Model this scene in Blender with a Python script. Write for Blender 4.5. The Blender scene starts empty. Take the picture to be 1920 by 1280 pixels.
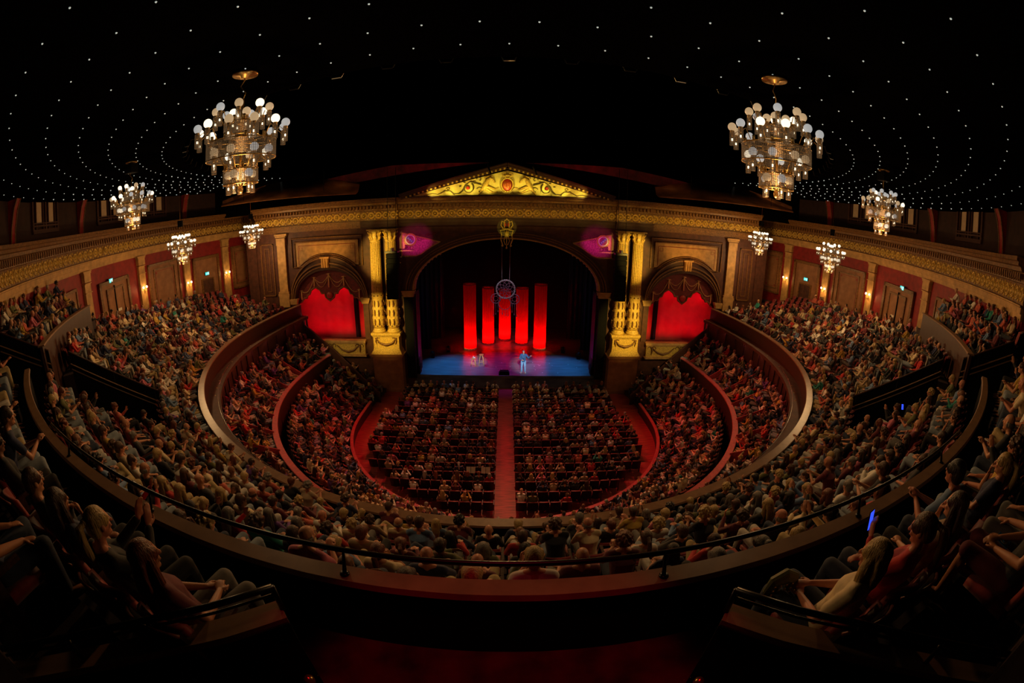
import bpy, math, random
import numpy as np
from mathutils import Vector, Matrix, Euler, noise

PI = math.pi
R = math.radians
sc = bpy.context.scene
C = sc.collection
random.seed(7)
rnd = random.Random(11)

# ------------------------------------------------------------------ camera
# 16 mm fisheye on a full-frame body, standing at the top of the upper balcony on the centre line
EYE = Vector((0.0, 0.0, 14.0))
K1, K3 = 1.19726, 0.03583              # angle = K1 r + K3 r^3, r in thousands of pixels
PITCH, ROLL, YAW = 0.30089, 0.01332, 0.01492
cp, sp = math.cos(PITCH), math.sin(PITCH)
Zr = Matrix.Rotation(-YAW, 3, 'Z')
cam_f = Zr @ Vector((0, cp, -sp))
cam_u0 = Zr @ Vector((0, sp, cp))
cam_r0 = Zr @ Vector((1, 0, 0))
cam_r = math.cos(ROLL) * cam_r0 + math.sin(ROLL) * cam_u0
cam_u = -math.sin(ROLL) * cam_r0 + math.cos(ROLL) * cam_u0
cd = bpy.data.cameras.new('camera')
cam = bpy.data.objects.new('camera', cd)
C.objects.link(cam)
cd.type = 'PANO'
cd.sensor_fit = 'HORIZONTAL'
cd.sensor_width, cd.sensor_height = 36.0, 24.0
cd.panorama_type = 'FISHEYE_LENS_POLYNOMIAL'
cd.fisheye_fov = R(180)
MM = 1.92 / 36.0                        # thousands of pixels per millimetre of sensor
cd.fisheye_polynomial_k0 = 0.0
cd.fisheye_polynomial_k1 = -K1 * MM
cd.fisheye_polynomial_k2 = 0.0
cd.fisheye_polynomial_k3 = -K3 * MM ** 3
cd.fisheye_polynomial_k4 = 0.0
cd.clip_start, cd.clip_end = 0.05, 300
m = Matrix((cam_r, cam_u, -cam_f)).transposed().to_4x4()
m.translation = EYE
cam.matrix_world = m
sc.camera = cam


def proj(p):
    """pixel (1920x1280) in which the world point lies, and its distance"""
    v = Vector(p) - EYE
    a, b, c = v.dot(cam_r), v.dot(cam_u), v.dot(cam_f)
    h = math.hypot(a, b) + 1e-9
    th = math.atan2(h, c)
    r = th / K1
    for _ in range(6):
        r -= (K1 * r + K3 * r ** 3 - th) / (K1 + 3 * K3 * r * r)
    return 960 + a / h * r * 1000, 640 - b / h * r * 1000, v.length


def in_frame(p, mx=40, my=40):
    x, y, _ = proj(p)
    return -mx < x < 1920 + mx and -my < y < 1280 + my


# ------------------------------------------------------------------ world and exposure
w = bpy.data.worlds.new('world')
sc.world = w
w.use_nodes = True
w.node_tree.nodes['Background'].inputs[0].default_value = (0.02, 0.012, 0.012, 1)
w.node_tree.nodes['Background'].inputs[1].default_value = 0.0
sc.view_settings.view_transform = 'Standard'
sc.view_settings.look = 'None'
sc.view_settings.gamma = 1
sc.view_settings.use_curve_mapping = False
sc.view_settings.exposure = 0.0
sc.cycles.use_denoising = True
sc.cycles.max_bounces = 5
sc.cycles.diffuse_bounces = 2
sc.cycles.glossy_bounces = 2
sc.cycles.transmission_bounces = 3
sc.cycles.transparent_max_bounces = 8
sc.cycles.sample_clamp_indirect = 3.0
sc.cycles.caustics_reflective = False
sc.cycles.caustics_refractive = False

YC = 25.36            # centre of the round house
YF = 32.4             # plane of the stage wall
WR = 25.33            # radius of the hall wall


def lamp(kind, name, loc, energy, color, target=None, size=0.1, angle=60, blend=0.5):
    l = bpy.data.lights.new(name, kind)
    l.energy = energy
    l.color = color
    if kind == 'AREA':
        l.shape = 'DISK'
        l.size = size
    else:
        l.shadow_soft_size = size
    if kind == 'SPOT':
        l.spot_size = R(angle)
        l.spot_blend = blend
    o = bpy.data.objects.new(name, l)
    C.objects.link(o)
    o.location = loc
    if target is not None:
        o.rotation_euler = (Vector(target) - Vector(loc)).to_track_quat('-Z', 'Y').to_euler()
    return o


WARM = (1.0, 0.55, 0.2)
GOLD = (1.0, 0.66, 0.12)
RED = (1.0, 0.03, 0.03)
# theatre spotlights for stage and house, plus a few added fills
for k in range(9):
    x = -5.4 + 1.35 * k
    lamp('SPOT', 'pediment_uplight', (x, 30.75, 14.95), 46 + 26 * (1 - abs(x) / 6), (1, .76, .12), (x * .9, 31.7, 15.3 + .9 * (1 - abs(x) / 6)), .05, 105, .8)
for s in (-1, 1):
    lamp('SPOT', 'column_spot', (s * 11.0, 24.0, 11.0), 3600, GOLD, (s * 9.2, 32, 10.6), .06, 30, .5)
    lamp('SPOT', 'column_spot', (s * 10.6, 24.5, 8.0), 3400, GOLD, (s * 9.3, 32, 5.4), .06, 38, .7)
    lamp('SPOT', 'panel_spot', (s * 13.8, 28.6, 9.2), 480, (1, .5, .1), (s * 13.8, 32.4, 11.9), .08, 62, .9)
    lamp('SPOT', 'swag_spot', (s * 13.0, 27.0, 6.0), 260, (1, .75, .3), (s * 12.6, 32.0, 3.4), .1, 44, .6)
    lamp('SPOT', 'spandrel_spot', (s * 3.6, 25.0, 13.0), 1300, (1, .05, .42), (s * 6.7, 32.4, 11.75), .05, 20, .8)
    for k in range(5):
        lamp('SPOT', 'curtain_footlight', (s * 13.92 - 2.3 + 1.15 * k, 32.55, 4.2), 26, (1, .03, .10), (s * 13.92 - 2.1 + 1.05 * k, 33.8, 6.2), .06, 160, .6)
        lamp('SPOT', 'curtain_toplight', (s * 13.92 - 2.2 + 1.1 * k, 32.85, 8.5 - .35 * (k - 2) ** 2 * .6), 23, (1, .03, .10), (s * 13.92 - 2.1 + 1.05 * k, 33.85, 6.4), .06, 150, .7)
    lamp('SPOT', 'stage_blue', (s * 6.6, 37.0, 12.4), 9000, (.03, .34, 1), (s * 4.3, 34.3, 1.1), .1, 34, 1)
    lamp('SPOT', 'leg_blue', (s * 7.0, 35.4, 1.3), 50, (.03, .10, 1), (s * 8.0, 36.4, 3.0), .05, 50, 1)
    lamp('SPOT', 'reveal_magenta', (s * 6.4, 33.0, 1.5), 110, (.55, .04, 1), (s * 6.9, 33.5, 6.0), .05, 60, 1)
    lamp('SPOT', 'stalls_red', (s * 6.0, 30.0, 15.5), 3000, (1, .03, .05), (s * 5.5, 21.0, 0), .2, 60, .8)
    lamp('SPOT', 'tier_red', (s * 2.0, 30.0, 15.0), 4200, (1, .05, .05), (s * 12.5, 21.0, 3), .25, 52, .9)
    lamp('SPOT', 'side_warm', (s * 1.0, 29.5, 16.4), 2800, (1, .46, .16), (s * 19.0, 17.0, 7.5), .25, 62, .9)
# row of golden spots placed in front of the stage frieze to light it
for k in range(24):
    x = -18.5 + 37 * k / 23
    lamp('SPOT', 'frieze_spot', (x, 30.0, 13.3), 34 if abs(x) < 11 else 46, (1, .58, .10), (x, 31.9, 13.75), .04, 84, .9)
lamp('SPOT', 'stage_violet', (0, 34.0, 12.6), 2600, (.42, .08, 1), (0, 34.6, 1.1), .1, 40, 1)
lamp('SPOT', 'follow_spot', (2.0, 8.0, 16.4), 52000, (.82, .92, 1), (1.45, 33.1, 2.1), .05, 4.6, 1)
lamp('SPOT', 'stool_spot', (-1.0, 10.0, 16.4), 36000, (1, .85, .7), (-2.3, 34.9, 1.6), .05, 3.2, .4)
lamp('SPOT', 'emblem_spot', (0, 26.0, 11.0), 420, (1, .85, .1), (0, 31.9, 12.5), .03, 13, .2)
lamp('SPOT', 'stalls_white', (0.0, 29.5, 16.2), 2000, (1, .50, .36), (0, 23, 0), .3, 64, .7)
lamp('SPOT', 'house_warm', (0.0, 30.0, 16.2), 5400, (1, .50, .18), (0, 5.5, 8), .3, 96, .7)
lamp('SPOT', 'landing_spill_fill', (0.0, 1.2, 16.8), 170, (1, .02, .06), (0, 1.35, 10.6), .1, 34, .5)  # added spot standing for red stage spill on the landing carpet
for s in (-1, 1):
    lamp('SPOT', 'hood_red_fill', (s * 5.0, 27.0, 15.0), 120, (1, .01, .05), (s * 5.0, 31.5, 17.2), .1, 70, 1)  # added weak red spots so the board behind the pediment shows
lamp('SPOT', 'prop_fill', (0, 33.5, 12.4), 420, (.95, .85, 1), (-.1, 38, 6.7), .05, 30, .6)  # added small spot to brighten the dreamcatcher

# ------------------------------------------------------------------ materials
MATS = {}


def mat(name, col, rough=.6, metal=0.0, var=.12, scale=6.0, bump=0.0, emit=None, estr=0.0, spec=.4, stretch=None, col2=None, sheen=0.0, trans=0.0):
    if name in MATS:
        return MATS[name]
    m = bpy.data.materials.new(name)
    m.use_nodes = True
    nt = m.node_tree
    b = nt.nodes['Principled BSDF']
    b.inputs['Roughness'].default_value = rough
    b.inputs['Metallic'].default_value = metal
    b.inputs['Specular IOR Level'].default_value = spec
    if sheen:
        b.inputs['Sheen Weight'].default_value = sheen
    if var or bump or col2:
        tc = nt.nodes.new('ShaderNodeTexCoord')
        mp = nt.nodes.new('ShaderNodeMapping')
        mp.inputs['Scale'].default_value = stretch or (1, 1, 1)
        nz = nt.nodes.new('ShaderNodeTexNoise')
        nz.inputs['Scale'].default_value = scale
        nz.inputs['Detail'].default_value = 4
        nt.links.new(tc.outputs['Object'], mp.inputs[0])
        nt.links.new(mp.outputs[0], nz.inputs['Vector'])
        rp = nt.nodes.new('ShaderNodeValToRGB')
        c2 = col2 or tuple(max(0, c * (1 - 2 * var)) for c in col)
        c1 = tuple(min(1, c * (1 + var)) for c in col)
        rp.color_ramp.elements[0].position = .3
        rp.color_ramp.elements[1].position = .7
        rp.color_ramp.elements[0].color = (*c2, 1)
        rp.color_ramp.elements[1].color = (*c1, 1)
        nt.links.new(nz.outputs['Fac'], rp.inputs[0])
        nt.links.new(rp.outputs[0], b.inputs['Base Color'])
        if bump:
            bp = nt.nodes.new('ShaderNodeBump')
            bp.inputs['Strength'].default_value = bump
            bp.inputs['Distance'].default_value = .02
            nt.links.new(nz.outputs['Fac'], bp.inputs['Height'])
            nt.links.new(bp.outputs[0], b.inputs['Normal'])
    else:
        b.inputs['Base Color'].default_value = (*col, 1)
    if emit:
        b.inputs['Emission Color'].default_value = (*emit, 1)
        b.inputs['Emission Strength'].default_value = estr
        m.cycles.emission_sampling = 'NONE'
    MATS[name] = m
    return m


def tinted(name, rough, sheen=0.0, lo=.6, scale=8, bump=.25, stretch=None, spec=.4):
    """cloth, hair or skin whose dye is the object's own colour, with woven or combed variation"""
    m = mat(name, (1, 1, 1), rough, var=.1, scale=scale, bump=bump, sheen=sheen, col2=(lo, lo, lo), stretch=stretch, spec=spec)
    nt = m.node_tree
    b = nt.nodes['Principled BSDF']
    src = b.inputs['Base Color'].links[0].from_socket
    oi = nt.nodes.new('ShaderNodeObjectInfo')
    mx = nt.nodes.new('ShaderNodeMix')
    mx.data_type = 'RGBA'
    mx.blend_type = 'MULTIPLY'
    mx.inputs[0].default_value = 1
    nt.links.new(src, mx.inputs[6])
    nt.links.new(oi.outputs['Color'], mx.inputs[7])
    nt.links.new(mx.outputs[2], b.inputs['Base Color'])
    return m


M = dict(
    darkwood=mat('dark_stained_wood', (.06, .02, .012), .55, var=.3, scale=3, bump=.1, stretch=(2, 14, 14)),
    capwood=mat('polished_rail_wood', (.26, .15, .09), .32, var=.12, scale=5),
    redcap=mat('red_plush_rail', (.42, .03, .035), .5, var=.2, scale=9, sheen=.4),
    redfloor=mat('red_stained_boards', (.34, .045, .03), .6, var=.35, scale=2.2, bump=.08, stretch=(.6, 9, 1)),
    stepfloor=mat('dark_step_carpet', (.035, .018, .02), .8, var=.2, scale=12),
    carpet=mat('dark_red_carpet', (.10, .012, .014), .85, var=.35, scale=3.2),
    black=mat('matt_black_paint', (.005, .005, .006), .8, var=.1, spec=.12),
    blackmetal=mat('black_metal', (.012, .012, .014), .3, .6, var=.1),
    brass=mat('brass', (.75, .45, .14), .28, .9, var=.15, scale=20),
    chrome=mat('chrome', (.7, .7, .72), .2, 1.0, var=0),
    ochre=mat('ochre_plaster', (.52, .30, .10), .6, var=.15, scale=3),
    gilt=mat('gilded_plaster', (.70, .46, .10), .45, var=.22, scale=14, bump=.25),
    giltdark=mat('dark_gilt_and_hollow_shade', (.20, .09, .025), .45, var=.3, scale=10, bump=.2),
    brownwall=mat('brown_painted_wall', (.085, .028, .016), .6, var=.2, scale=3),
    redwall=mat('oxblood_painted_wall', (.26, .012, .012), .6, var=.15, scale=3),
    panelwall=mat('tan_painted_panel', (.30, .13, .055), .6, var=.15, scale=2),
    creamtym=mat('yellow_cream_plaster', (.80, .66, .22), .6, var=.08, scale=4),
    scroll=mat('bronze_green_scroll', (.16, .12, .03), .45, .2, var=.3, scale=20),
    ruby=mat('ruby_ornament', (.45, .03, .02), .4, var=.2),
    magenta=mat('magenta_painted_spandrel', (.55, .10, .30), .6, var=.3, scale=9, col2=(.30, .05, .16)),
    white=mat('white_enamel', (.8, .8, .82), .4, var=.03),
    blueen=mat('blue_enamel', (.10, .14, .7), .4, var=.05),
    curtain=mat('red_house_curtain', (.75, .02, .03), .6, var=.06, scale=2, sheen=.3),
    pelmet=mat('dark_red_pelmet', (.16, .01, .012), .6, var=.2, scale=8, sheen=.3),
    tassel=mat('gold_tassel', (.7, .4, .16), .5, var=.2, scale=30),
    stage=mat('black_stage_floor', (.12, .125, .14), .32, var=.3, scale=1.5, stretch=(.5, 6, 1)),
    drape=mat('black_stage_drape', (.012, .013, .03), .7, var=.2, scale=4),
    ply=mat('pale_wood', (.62, .40, .20), .45, var=.2, scale=6, stretch=(8, 8, 1)),
    plush=mat('crimson_plush', (.26, .018, .02), .6, var=.2, scale=10, sheen=.25),
    shell=mat('seat_back_shell', (.020, .010, .010), .45, var=.2, scale=6),
    rim=mat('worn_seat_rim', (.22, .05, .03), .4, var=.3, scale=12),
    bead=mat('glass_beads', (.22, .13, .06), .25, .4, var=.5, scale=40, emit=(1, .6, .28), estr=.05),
    globe=mat('milk_glass_globe', (.5, .45, .38), .3, var=0, emit=(1, .66, .34), estr=.42),
    globehot=mat('lit_milk_glass_globe', (.6, .55, .5), .3, var=0, emit=(1, .85, .62), estr=1.5),
    globecool=mat('pale_milk_glass_globe', (.5, .53, .56), .3, var=0, emit=(.78, .77, .74), estr=.46),
    bulb=mat('bare_bulb', (1, .9, .8), .3, var=0, emit=(1, .80, .52), estr=3.4),
    star=mat('star_lamp', (1, 1, 1), .3, var=0, emit=(.55, .62, .56), estr=.68),
    pinkbulb=mat('rose_bulb', (1, .8, .8), .3, var=0, emit=(1, .62, .70), estr=5.0),
    exit=mat('exit_sign_face', (.1, .5, .5), .4, var=0, emit=(.02, .75, .72), estr=1.0),
    exitw=mat('exit_sign_mark', (1, 1, 1), .4, var=0, emit=(.7, 1, 1), estr=1.0),
    ceiling=mat('black_ceiling', (.0022, .0018, .002), 1, var=.1, spec=0),
    glasswin=mat('amber_window_pane', (.30, .16, .06), .35, var=.1, emit=(.8, .42, .14), estr=.07),  # faint emission added to lift the brightness of the panes
    ceiling_panel=mat('brown_varnished_panel', (.50, .20, .07), .35, var=.35, scale=.7, bump=.05),
    paper=mat('paper', (.75, .68, .55), .6, var=.05),
    phone=mat('phone_screen', (.05, .05, .3), .2, var=.5, scale=30, emit=(.03, .08, 1.0), estr=1.2),
    eye=mat('eye_white', (.7, .68, .65), .3, var=0),
    iris=mat('iris', (.03, .02, .015), .3, var=0),
    lip=mat('lips', (.38, .11, .09), .5, var=0),
    sneaker=mat('dark_shoe', (.05, .045, .04), .5, var=.2),
    sneakerw=mat('white_shoe', (.55, .53, .5), .5, var=.1),
    rope=mat('braided_cord', (.45, .36, .40), .7, var=.2, scale=30),
)
SKIN = [mat('fair_skin', (.62, .33, .21), .5, var=.06), mat('tanned_skin', (.50, .25, .145), .5, var=.06), mat('ruddy_skin', (.60, .27, .18), .5, var=.08), mat('brown_skin', (.24, .115, .065), .5, var=.06)]


def hairmat(n, c, c2):
    return mat(n, c, .42, var=.2, scale=16, bump=.5, stretch=(7, 7, .7), col2=c2, spec=.5)


HAIR = {'blond': hairmat('blond_hair', (.62, .42, .16), (.26, .15, .05)), 'dark': hairmat('dark_brown_hair', (.06, .028, .014), (.02, .009, .005)),
        'black': hairmat('black_hair', (.014, .010, .009), (.005, .004, .004)), 'brown': hairmat('brown_hair', (.17, .075, .03), (.07, .028, .012)),
        'auburn': hairmat('auburn_hair', (.26, .08, .03), (.10, .028, .012)), 'grey': hairmat('grey_hair', (.40, .37, .33), (.20, .18, .16))}
TOP = {'cream': (.82, .66, .40), 'white': (.85, .80, .70), 'black': (.012, .012, .014), 'charcoal': (.045, .045, .05), 'navy': (.02, .03, .09), 'red': (.55, .02, .02),
       'coral': (.65, .14, .09), 'teal': (.02, .28, .22), 'mustard': (.55, .34, .05), 'grey': (.25, .24, .24), 'denim blue': (.14, .24, .42), 'olive': (.16, .17, .06),
       'burgundy': (.14, .015, .025), 'pink': (.62, .16, .24), 'beige': (.50, .36, .22), 'purple': (.16, .05, .26)}
TOPM = {k: mat(k.replace(' ', '_') + '_knit', v, .75, var=.18, scale=9, bump=.25, sheen=.15) for k, v in TOP.items()}
LEG = {'black': (.012, .012, .015), 'dark jeans': (.035, .05, .09), 'pale jeans': (.30, .36, .42), 'khaki': (.50, .38, .18), 'grey': (.17, .16, .15), 'white': (.6, .57, .5)}
LEGM = {k: mat(k.replace(' ', '_') + '_cloth', v, .8, var=.15, scale=8, bump=.2) for k, v in LEG.items()}


# ------------------------------------------------------------------ mesh helpers
class MB:
    lowends = False

    def __init__(s):
        s.v = []
        s.f = []
        s.m = []
        s.mi = 0

    def add(s, vs, fs):
        n = len(s.v)
        s.v += [tuple(p) for p in vs]
        s.f += [tuple(i + n for i in f) for f in fs]
        s.m += [s.mi] * len(fs)
        return s

    def box(s, c, d, M4=None):
        x, y, z = d[0] / 2, d[1] / 2, d[2] / 2
        vs = [Vector((a * x, b * y, g * z)) for a in (-1, 1) for b in (-1, 1) for g in (-1, 1)]
        vs = [(M4 @ p if M4 else p) + Vector(c) for p in vs]
        return s.add(vs, [(0, 1, 3, 2), (4, 6, 7, 5), (0, 4, 5, 1), (2, 3, 7, 6), (0, 2, 6, 4), (1, 5, 7, 3)])

    def loft(s, rings, closed=True, cap=True):
        """rings: lists of points with the same count"""
        n = len(rings[0])
        vs = [p for r_ in rings for p in r_]
        fs = []
        for i in range(len(rings) - 1):
            for j in range(n if closed else n - 1):
                a, b = i * n + j, i * n + (j + 1) % n
                fs.append((a, b, b + n, a + n))
        if cap and closed:
            fs.append(tuple(range(n - 1, -1, -1)))
            fs.append(tuple((len(rings) - 1) * n + j for j in range(n)))
        return s.add(vs, fs)

    def tube(s, path, rad, seg=8, flat=1.0, up=None, ends=False, close=False):
        path = [Vector(p) for p in path]
        n = len(path)
        rad = rad if isinstance(rad, (list, tuple)) else [rad] * n
        rings = []
        pu = None
        if ends and MB.lowends:
            ends = False
        if ends:
            a = (path[0] - path[1]).normalized()
            b = (path[-1] - path[-2]).normalized()
            p2, r2 = [], []
            for k in (.98, .8, .45):
                p2.append(path[0] + a * rad[0] * k)
                r2.append(rad[0] * math.sqrt(1 - k * k) + 1e-4)
            p2 += path
            r2 += list(rad)
            for k in (.45, .8, .98):
                p2.append(path[-1] + b * rad[-1] * k)
                r2.append(rad[-1] * math.sqrt(1 - k * k) + 1e-4)
            path, rad, n = p2, r2, len(p2)
        for i in range(n):
            if close:
                t = path[(i + 1) % n] - path[i - 1]
            else:
                t = path[min(i + 1, n - 1)] - path[max(i - 1, 0)]
            t.normalize()
            u = Vector(up) if up is not None else (pu if pu is not None else (Vector((0, 0, 1)) if abs(t.z) < .9 else Vector((0, 1, 0))))
            sd = t.cross(u)
            if sd.length < 1e-4:
                sd = t.cross(Vector((1, 0, 0)))
            sd.normalize()
            u2 = sd.cross(t).normalized()
            pu = u2
            rings.append([path[i] + sd * (math.cos(2 * PI * k / seg) * rad[i]) + u2 * (math.sin(2 * PI * k / seg) * rad[i] * flat) for k in range(seg)])
        if close:
            rings.append(rings[0])
            return s.loft(rings, cap=False)
        return s.loft(rings)

    def ball(s, c, r, seg=10, rows=7, M4=None):
        r = Vector((r, r, r)) if not hasattr(r, '__len__') else Vector(r)
        c = Vector(c)
        rings = []
        for i in range(rows + 1):
            a = -PI / 2 + PI * i / rows
            q = max(math.cos(a), 1e-3)
            ring = []
            for k in range(seg):
                p = Vector((math.cos(2 * PI * k / seg) * q * r.x, math.sin(2 * PI * k / seg) * q * r.y, math.sin(a) * r.z))
                ring.append((M4 @ p if M4 else p) + c)
            rings.append(ring)
        return s.loft(rings)

    def lathe(s, prof, c=(0, 0, 0), seg=16, M4=None, flute=0):
        c = Vector(c)
        rings = []
        for r_, z in prof:
            ring = []
            for k in range(seg):
                rr = r_ * (1 - .06 * (k % 2)) if flute else r_
                p = Vector((math.cos(2 * PI * k / seg) * rr, math.sin(2 * PI * k / seg) * rr, z))
                ring.append((M4 @ p if M4 else p) + c)
            rings.append(ring)
        return s.loft(rings)

    def prism(s, pts, y0, y1):
        """outline in x-z extruded along y"""
        n = len(pts)
        vs = [(p[0], y0, p[1]) for p in pts] + [(p[0], y1, p[1]) for p in pts]
        fs = [tuple(range(n)), tuple(range(2 * n - 1, n - 1, -1))] + [(i, (i + 1) % n, (i + 1) % n + n, i + n) for i in range(n)]
        return s.add(vs, fs)

    def mesh(s, name, mats, smooth=False):
        me = bpy.data.meshes.new(name)
        me.from_pydata([tuple(p) for p in s.v], [], s.f)
        for q in (mats if isinstance(mats, (list, tuple)) else [mats]):
            me.materials.append(q)
        me.polygons.foreach_set('material_index', s.m)
        if smooth:
            me.polygons.foreach_set('use_smooth', [True] * len(s.f))
        me.update()
        return me

    def obj(s, name, mats, parent=None, smooth=False):
        return link(name, s.mesh(name, mats, smooth), parent)


def link(name, me, parent=None):
    o = bpy.data.objects.new(name, me)
    C.objects.link(o)
    if parent is not None:
        o.parent = parent
    return o


def tag(o, label, cat, group=None):
    o['label'] = label
    o['category'] = cat
    if group:
        o['group'] = group
    return o


def thing(name, label, cat, group=None, loc=(0, 0, 0), rz=0):
    o = bpy.data.objects.new(name, None)
    o.empty_display_size = .1
    C.objects.link(o)
    o.location = loc
    o.rotation_euler = (0, 0, rz)
    return tag(o, label, cat, group)


def struct(o, label=None):
    o['kind'] = 'structure'
    if label:
        o['label'] = label
    return o


def copy_tree(o, parent=None):
    c = o.copy()
    C.objects.link(c)
    if parent is not None:
        c.parent = parent
        c.matrix_parent_inverse = o.matrix_parent_inverse.copy()
    for ch in o.children:
        copy_tree(ch, c)
    return c


def remesh(mb, name, mats, voxel, smooth_it=2, keep=.33):
    """one continuous skin around everything collected in mb"""
    me = mb.mesh(name, mats)
    o = bpy.data.objects.new('tmp', me)
    C.objects.link(o)
    md = o.modifiers.new('r', 'REMESH')
    md.mode = 'VOXEL'
    md.voxel_size = voxel
    md.use_smooth_shade = True
    if smooth_it:
        s_ = o.modifiers.new('s', 'SMOOTH')
        s_.iterations = smooth_it
        s_.factor = .5
    if keep < 1:
        o.modifiers.new('d', 'DECIMATE').ratio = keep
    dg = bpy.context.evaluated_depsgraph_get()
    out = bpy.data.meshes.new_from_object(o.evaluated_get(dg), depsgraph=dg)
    out.name = name
    bpy.data.objects.remove(o)
    bpy.data.meshes.remove(me)
    out.polygons.foreach_set('use_smooth', [True] * len(out.polygons))
    if not out.materials:
        for q in (mats if isinstance(mats, (list, tuple)) else [mats]):
            out.materials.append(q)
    return out


def pol(az, r, z=0.0, e=1.0):
    """point of the round house: az degrees from the camera side, positive to the right"""
    a = R(az)
    dy = -r * math.cos(a)
    if dy > 0:
        dy *= e
    x, y = r * math.sin(a), YC + dy
    lim = YF - .12
    if y > lim and (abs(x) < 20.4 or r < 21.0):
        x = math.copysign(r * math.sqrt(max(0, 1 - ((lim - YC) / (r * e)) ** 2)), x)
        y = lim
    return Vector((x, y, z))


def ring_sweep(mb, prof, az0, az1, e=1.0, n=None, cap=True):
    """prof: closed outline of (r, z) swept round the house; z may be a function of az"""
    n = n or max(2, int(abs(az1 - az0) / 1.5))
    rings = []
    for i in range(n + 1):
        az = az0 + (az1 - az0) * i / n
        rings.append([pol(az, r_, z(az) if callable(z) else z, e) for r_, z in prof])
    mb.loft(rings, cap=cap)
    return mb


def ell(cx, zs, hw, rise, n=32):
    return [(cx - hw * math.cos(PI * i / n), zs + rise * math.sin(PI * i / n)) for i in range(n + 1)]


def arch_band(mb, cx, zs, a, b, y0, y1, n=32):
    """moulding between two half ellipses a=(hw, rise) outer, b inner, thick from y0 to y1"""
    o_, i_ = ell(cx, zs, *a, n), ell(cx, zs, *b, n)
    rings = [[Vector((o_[k][0], y0, o_[k][1])), Vector((o_[k][0], y1, o_[k][1])), Vector((i_[k][0], y1, i_[k][1])), Vector((i_[k][0], y0, i_[k][1]))] for k in range(n + 1)]
    return mb.loft(rings)


def fw(x, z):
    """stage-wall coordinates measured at 31.53 m, carried to the wall's plane"""
    q = YF / 31.53
    return x * q, 14 + (z - 14) * q


KNIT = tinted('dyed_knit', .78, .15, .62, 9)
TWILL = tinted('dyed_twill', .8, .05, .7, 9, .2)
SKINM = tinted('skin', .5, 0, .85, 7, 0)
HAIRM = tinted('combed_hair', .4, 0, .38, 14, .5, (7, 7, .7), .5)
SKC = [(.60, .28, .16), (.44, .19, .10), (.56, .22, .13), (.20, .085, .045)]
HRC = {'blond': (.62, .42, .16), 'dark': (.06, .028, .014), 'black': (.014, .010, .009), 'brown': (.09, .036, .014), 'auburn': (.20, .05, .018), 'grey': (.26, .23, .20)}

# ------------------------------------------------------------------ the house: tiers, walls, ceiling
def interp(x, xs, ys):
    return float(np.interp(x, xs, ys))


def slope(az):
    return interp(abs(az), (50, 58, 66, 74, 84, 96, 105, 118), (.72, .60, .46, .38, .31, .27, .22, .18))


def zg(az, r):
    """floor of the main gallery"""
    return 6.1 + slope(az) * (r - 17.5)


def eg(r):
    return interp(r, (17, 25.3), (1.5, 1.0))


GROW = [17.8 + .93 * k for k in range(8)]
GD = .93
ZA, ZB, ZCt, ZD = .73, 3.4, 6.94, 11.45
T1 = [(10.35, .25), (11.2, .75), (12.05, 1.3), (12.9, 1.9)]
T2 = [(14.55, 2.75), (15.4, 3.3), (16.2, 3.85)]


def steps(name, rows, depth, az0, az1, e, matr, zb=-.3, zfun=None, n=None):
    mb = MB()
    n = n or max(2, int(abs(az1 - az0) / 2))
    rings = []
    for i in range(n + 1):
        az = az0 + (az1 - az0) * i / n
        prof = []
        for r_, z in rows:
            zz = zfun(az, r_) if zfun else z
            prof += [(r_ - depth / 2, zz), (r_ + depth / 2, zz)]
        prof += [(rows[-1][0] + depth / 2, zb), (rows[0][0] - depth / 2, zb)]
        rings.append([pol(az, r_, z, e(r_) if callable(e) else e) for r_, z in prof])
    mb.loft(rings)
    return struct(mb.obj(name, matr))


HOLE = (36.0, 45.0)
mb = MB()
mb.box((0, 24.0, -.15), (30, 17.6, .3))
struct(mb.obj('floor', M['redfloor']))
steps('floor_lower_tier', T1, .85, -112, 112, 1.9, M['stepfloor'])
steps('floor_loge_tier', T2, .83, -112, 112, 1.5, M['stepfloor'])
g7 = [(r_, 0) for r_ in GROW[:6]]
g9 = [(r_, 0) for r_ in GROW]
steps('floor_gallery', g7, GD, -HOLE[0], HOLE[0], eg, M['stepfloor'], 5.4, zg)
for s in (-1, 1):
    steps('floor_gallery', g7[:1], GD, s * HOLE[0], s * HOLE[1], eg, M['stepfloor'], 5.4, zg)
    steps('floor_gallery', g7, GD, s * HOLE[1], s * 62, eg, M['stepfloor'], 5.4, zg)
    steps('floor_gallery', g9, GD, s * 62, s * 119, eg, M['stepfloor'], 5.4, zg)
    mb = MB()                                        # bottom of the stairwell
    ring_sweep(mb, [(18.9, 5.5), (23.2, 5.5), (23.2, 5.6), (18.9, 5.6)], s * HOLE[0], s * HOLE[1])
    struct(mb.obj('floor_stairwell', M['black']))
    UPB = [(23.65, 10.35), (24.3, 10.95), (24.95, 11.55)]
    steps('floor_upper_gallery', UPB, .65, s * 41.5, s * 63, 1, M['stepfloor'], 9.5)
    UPA = [(24.15, 11.15), (25.0, 11.75), (25.85, 12.35)]
    steps('floor_upper_gallery', UPA[:1], .85, s * 4.3, s * 31, 1, M['stepfloor'], 10.3)
    steps('floor_upper_gallery', UPA[1:], .85, s * 6.2, s * 31, 1, M['stepfloor'], 10.3)
# landing of the central stair in front of the camera
mb = MB()
mb.box((0, 1.15, 10.5), (9, 2.3, .2))
struct(mb.obj('floor_landing', M['carpet']))
mb = MB()
for i, z in enumerate((10.85, 11.1, 11.35)):
    mb.box((0, .62 - i * .28, z - .125), (2.0, .28, .25))
struct(mb.obj('floor_stair', M['carpet']))

# balcony parapets -------------------------------------------------


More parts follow.
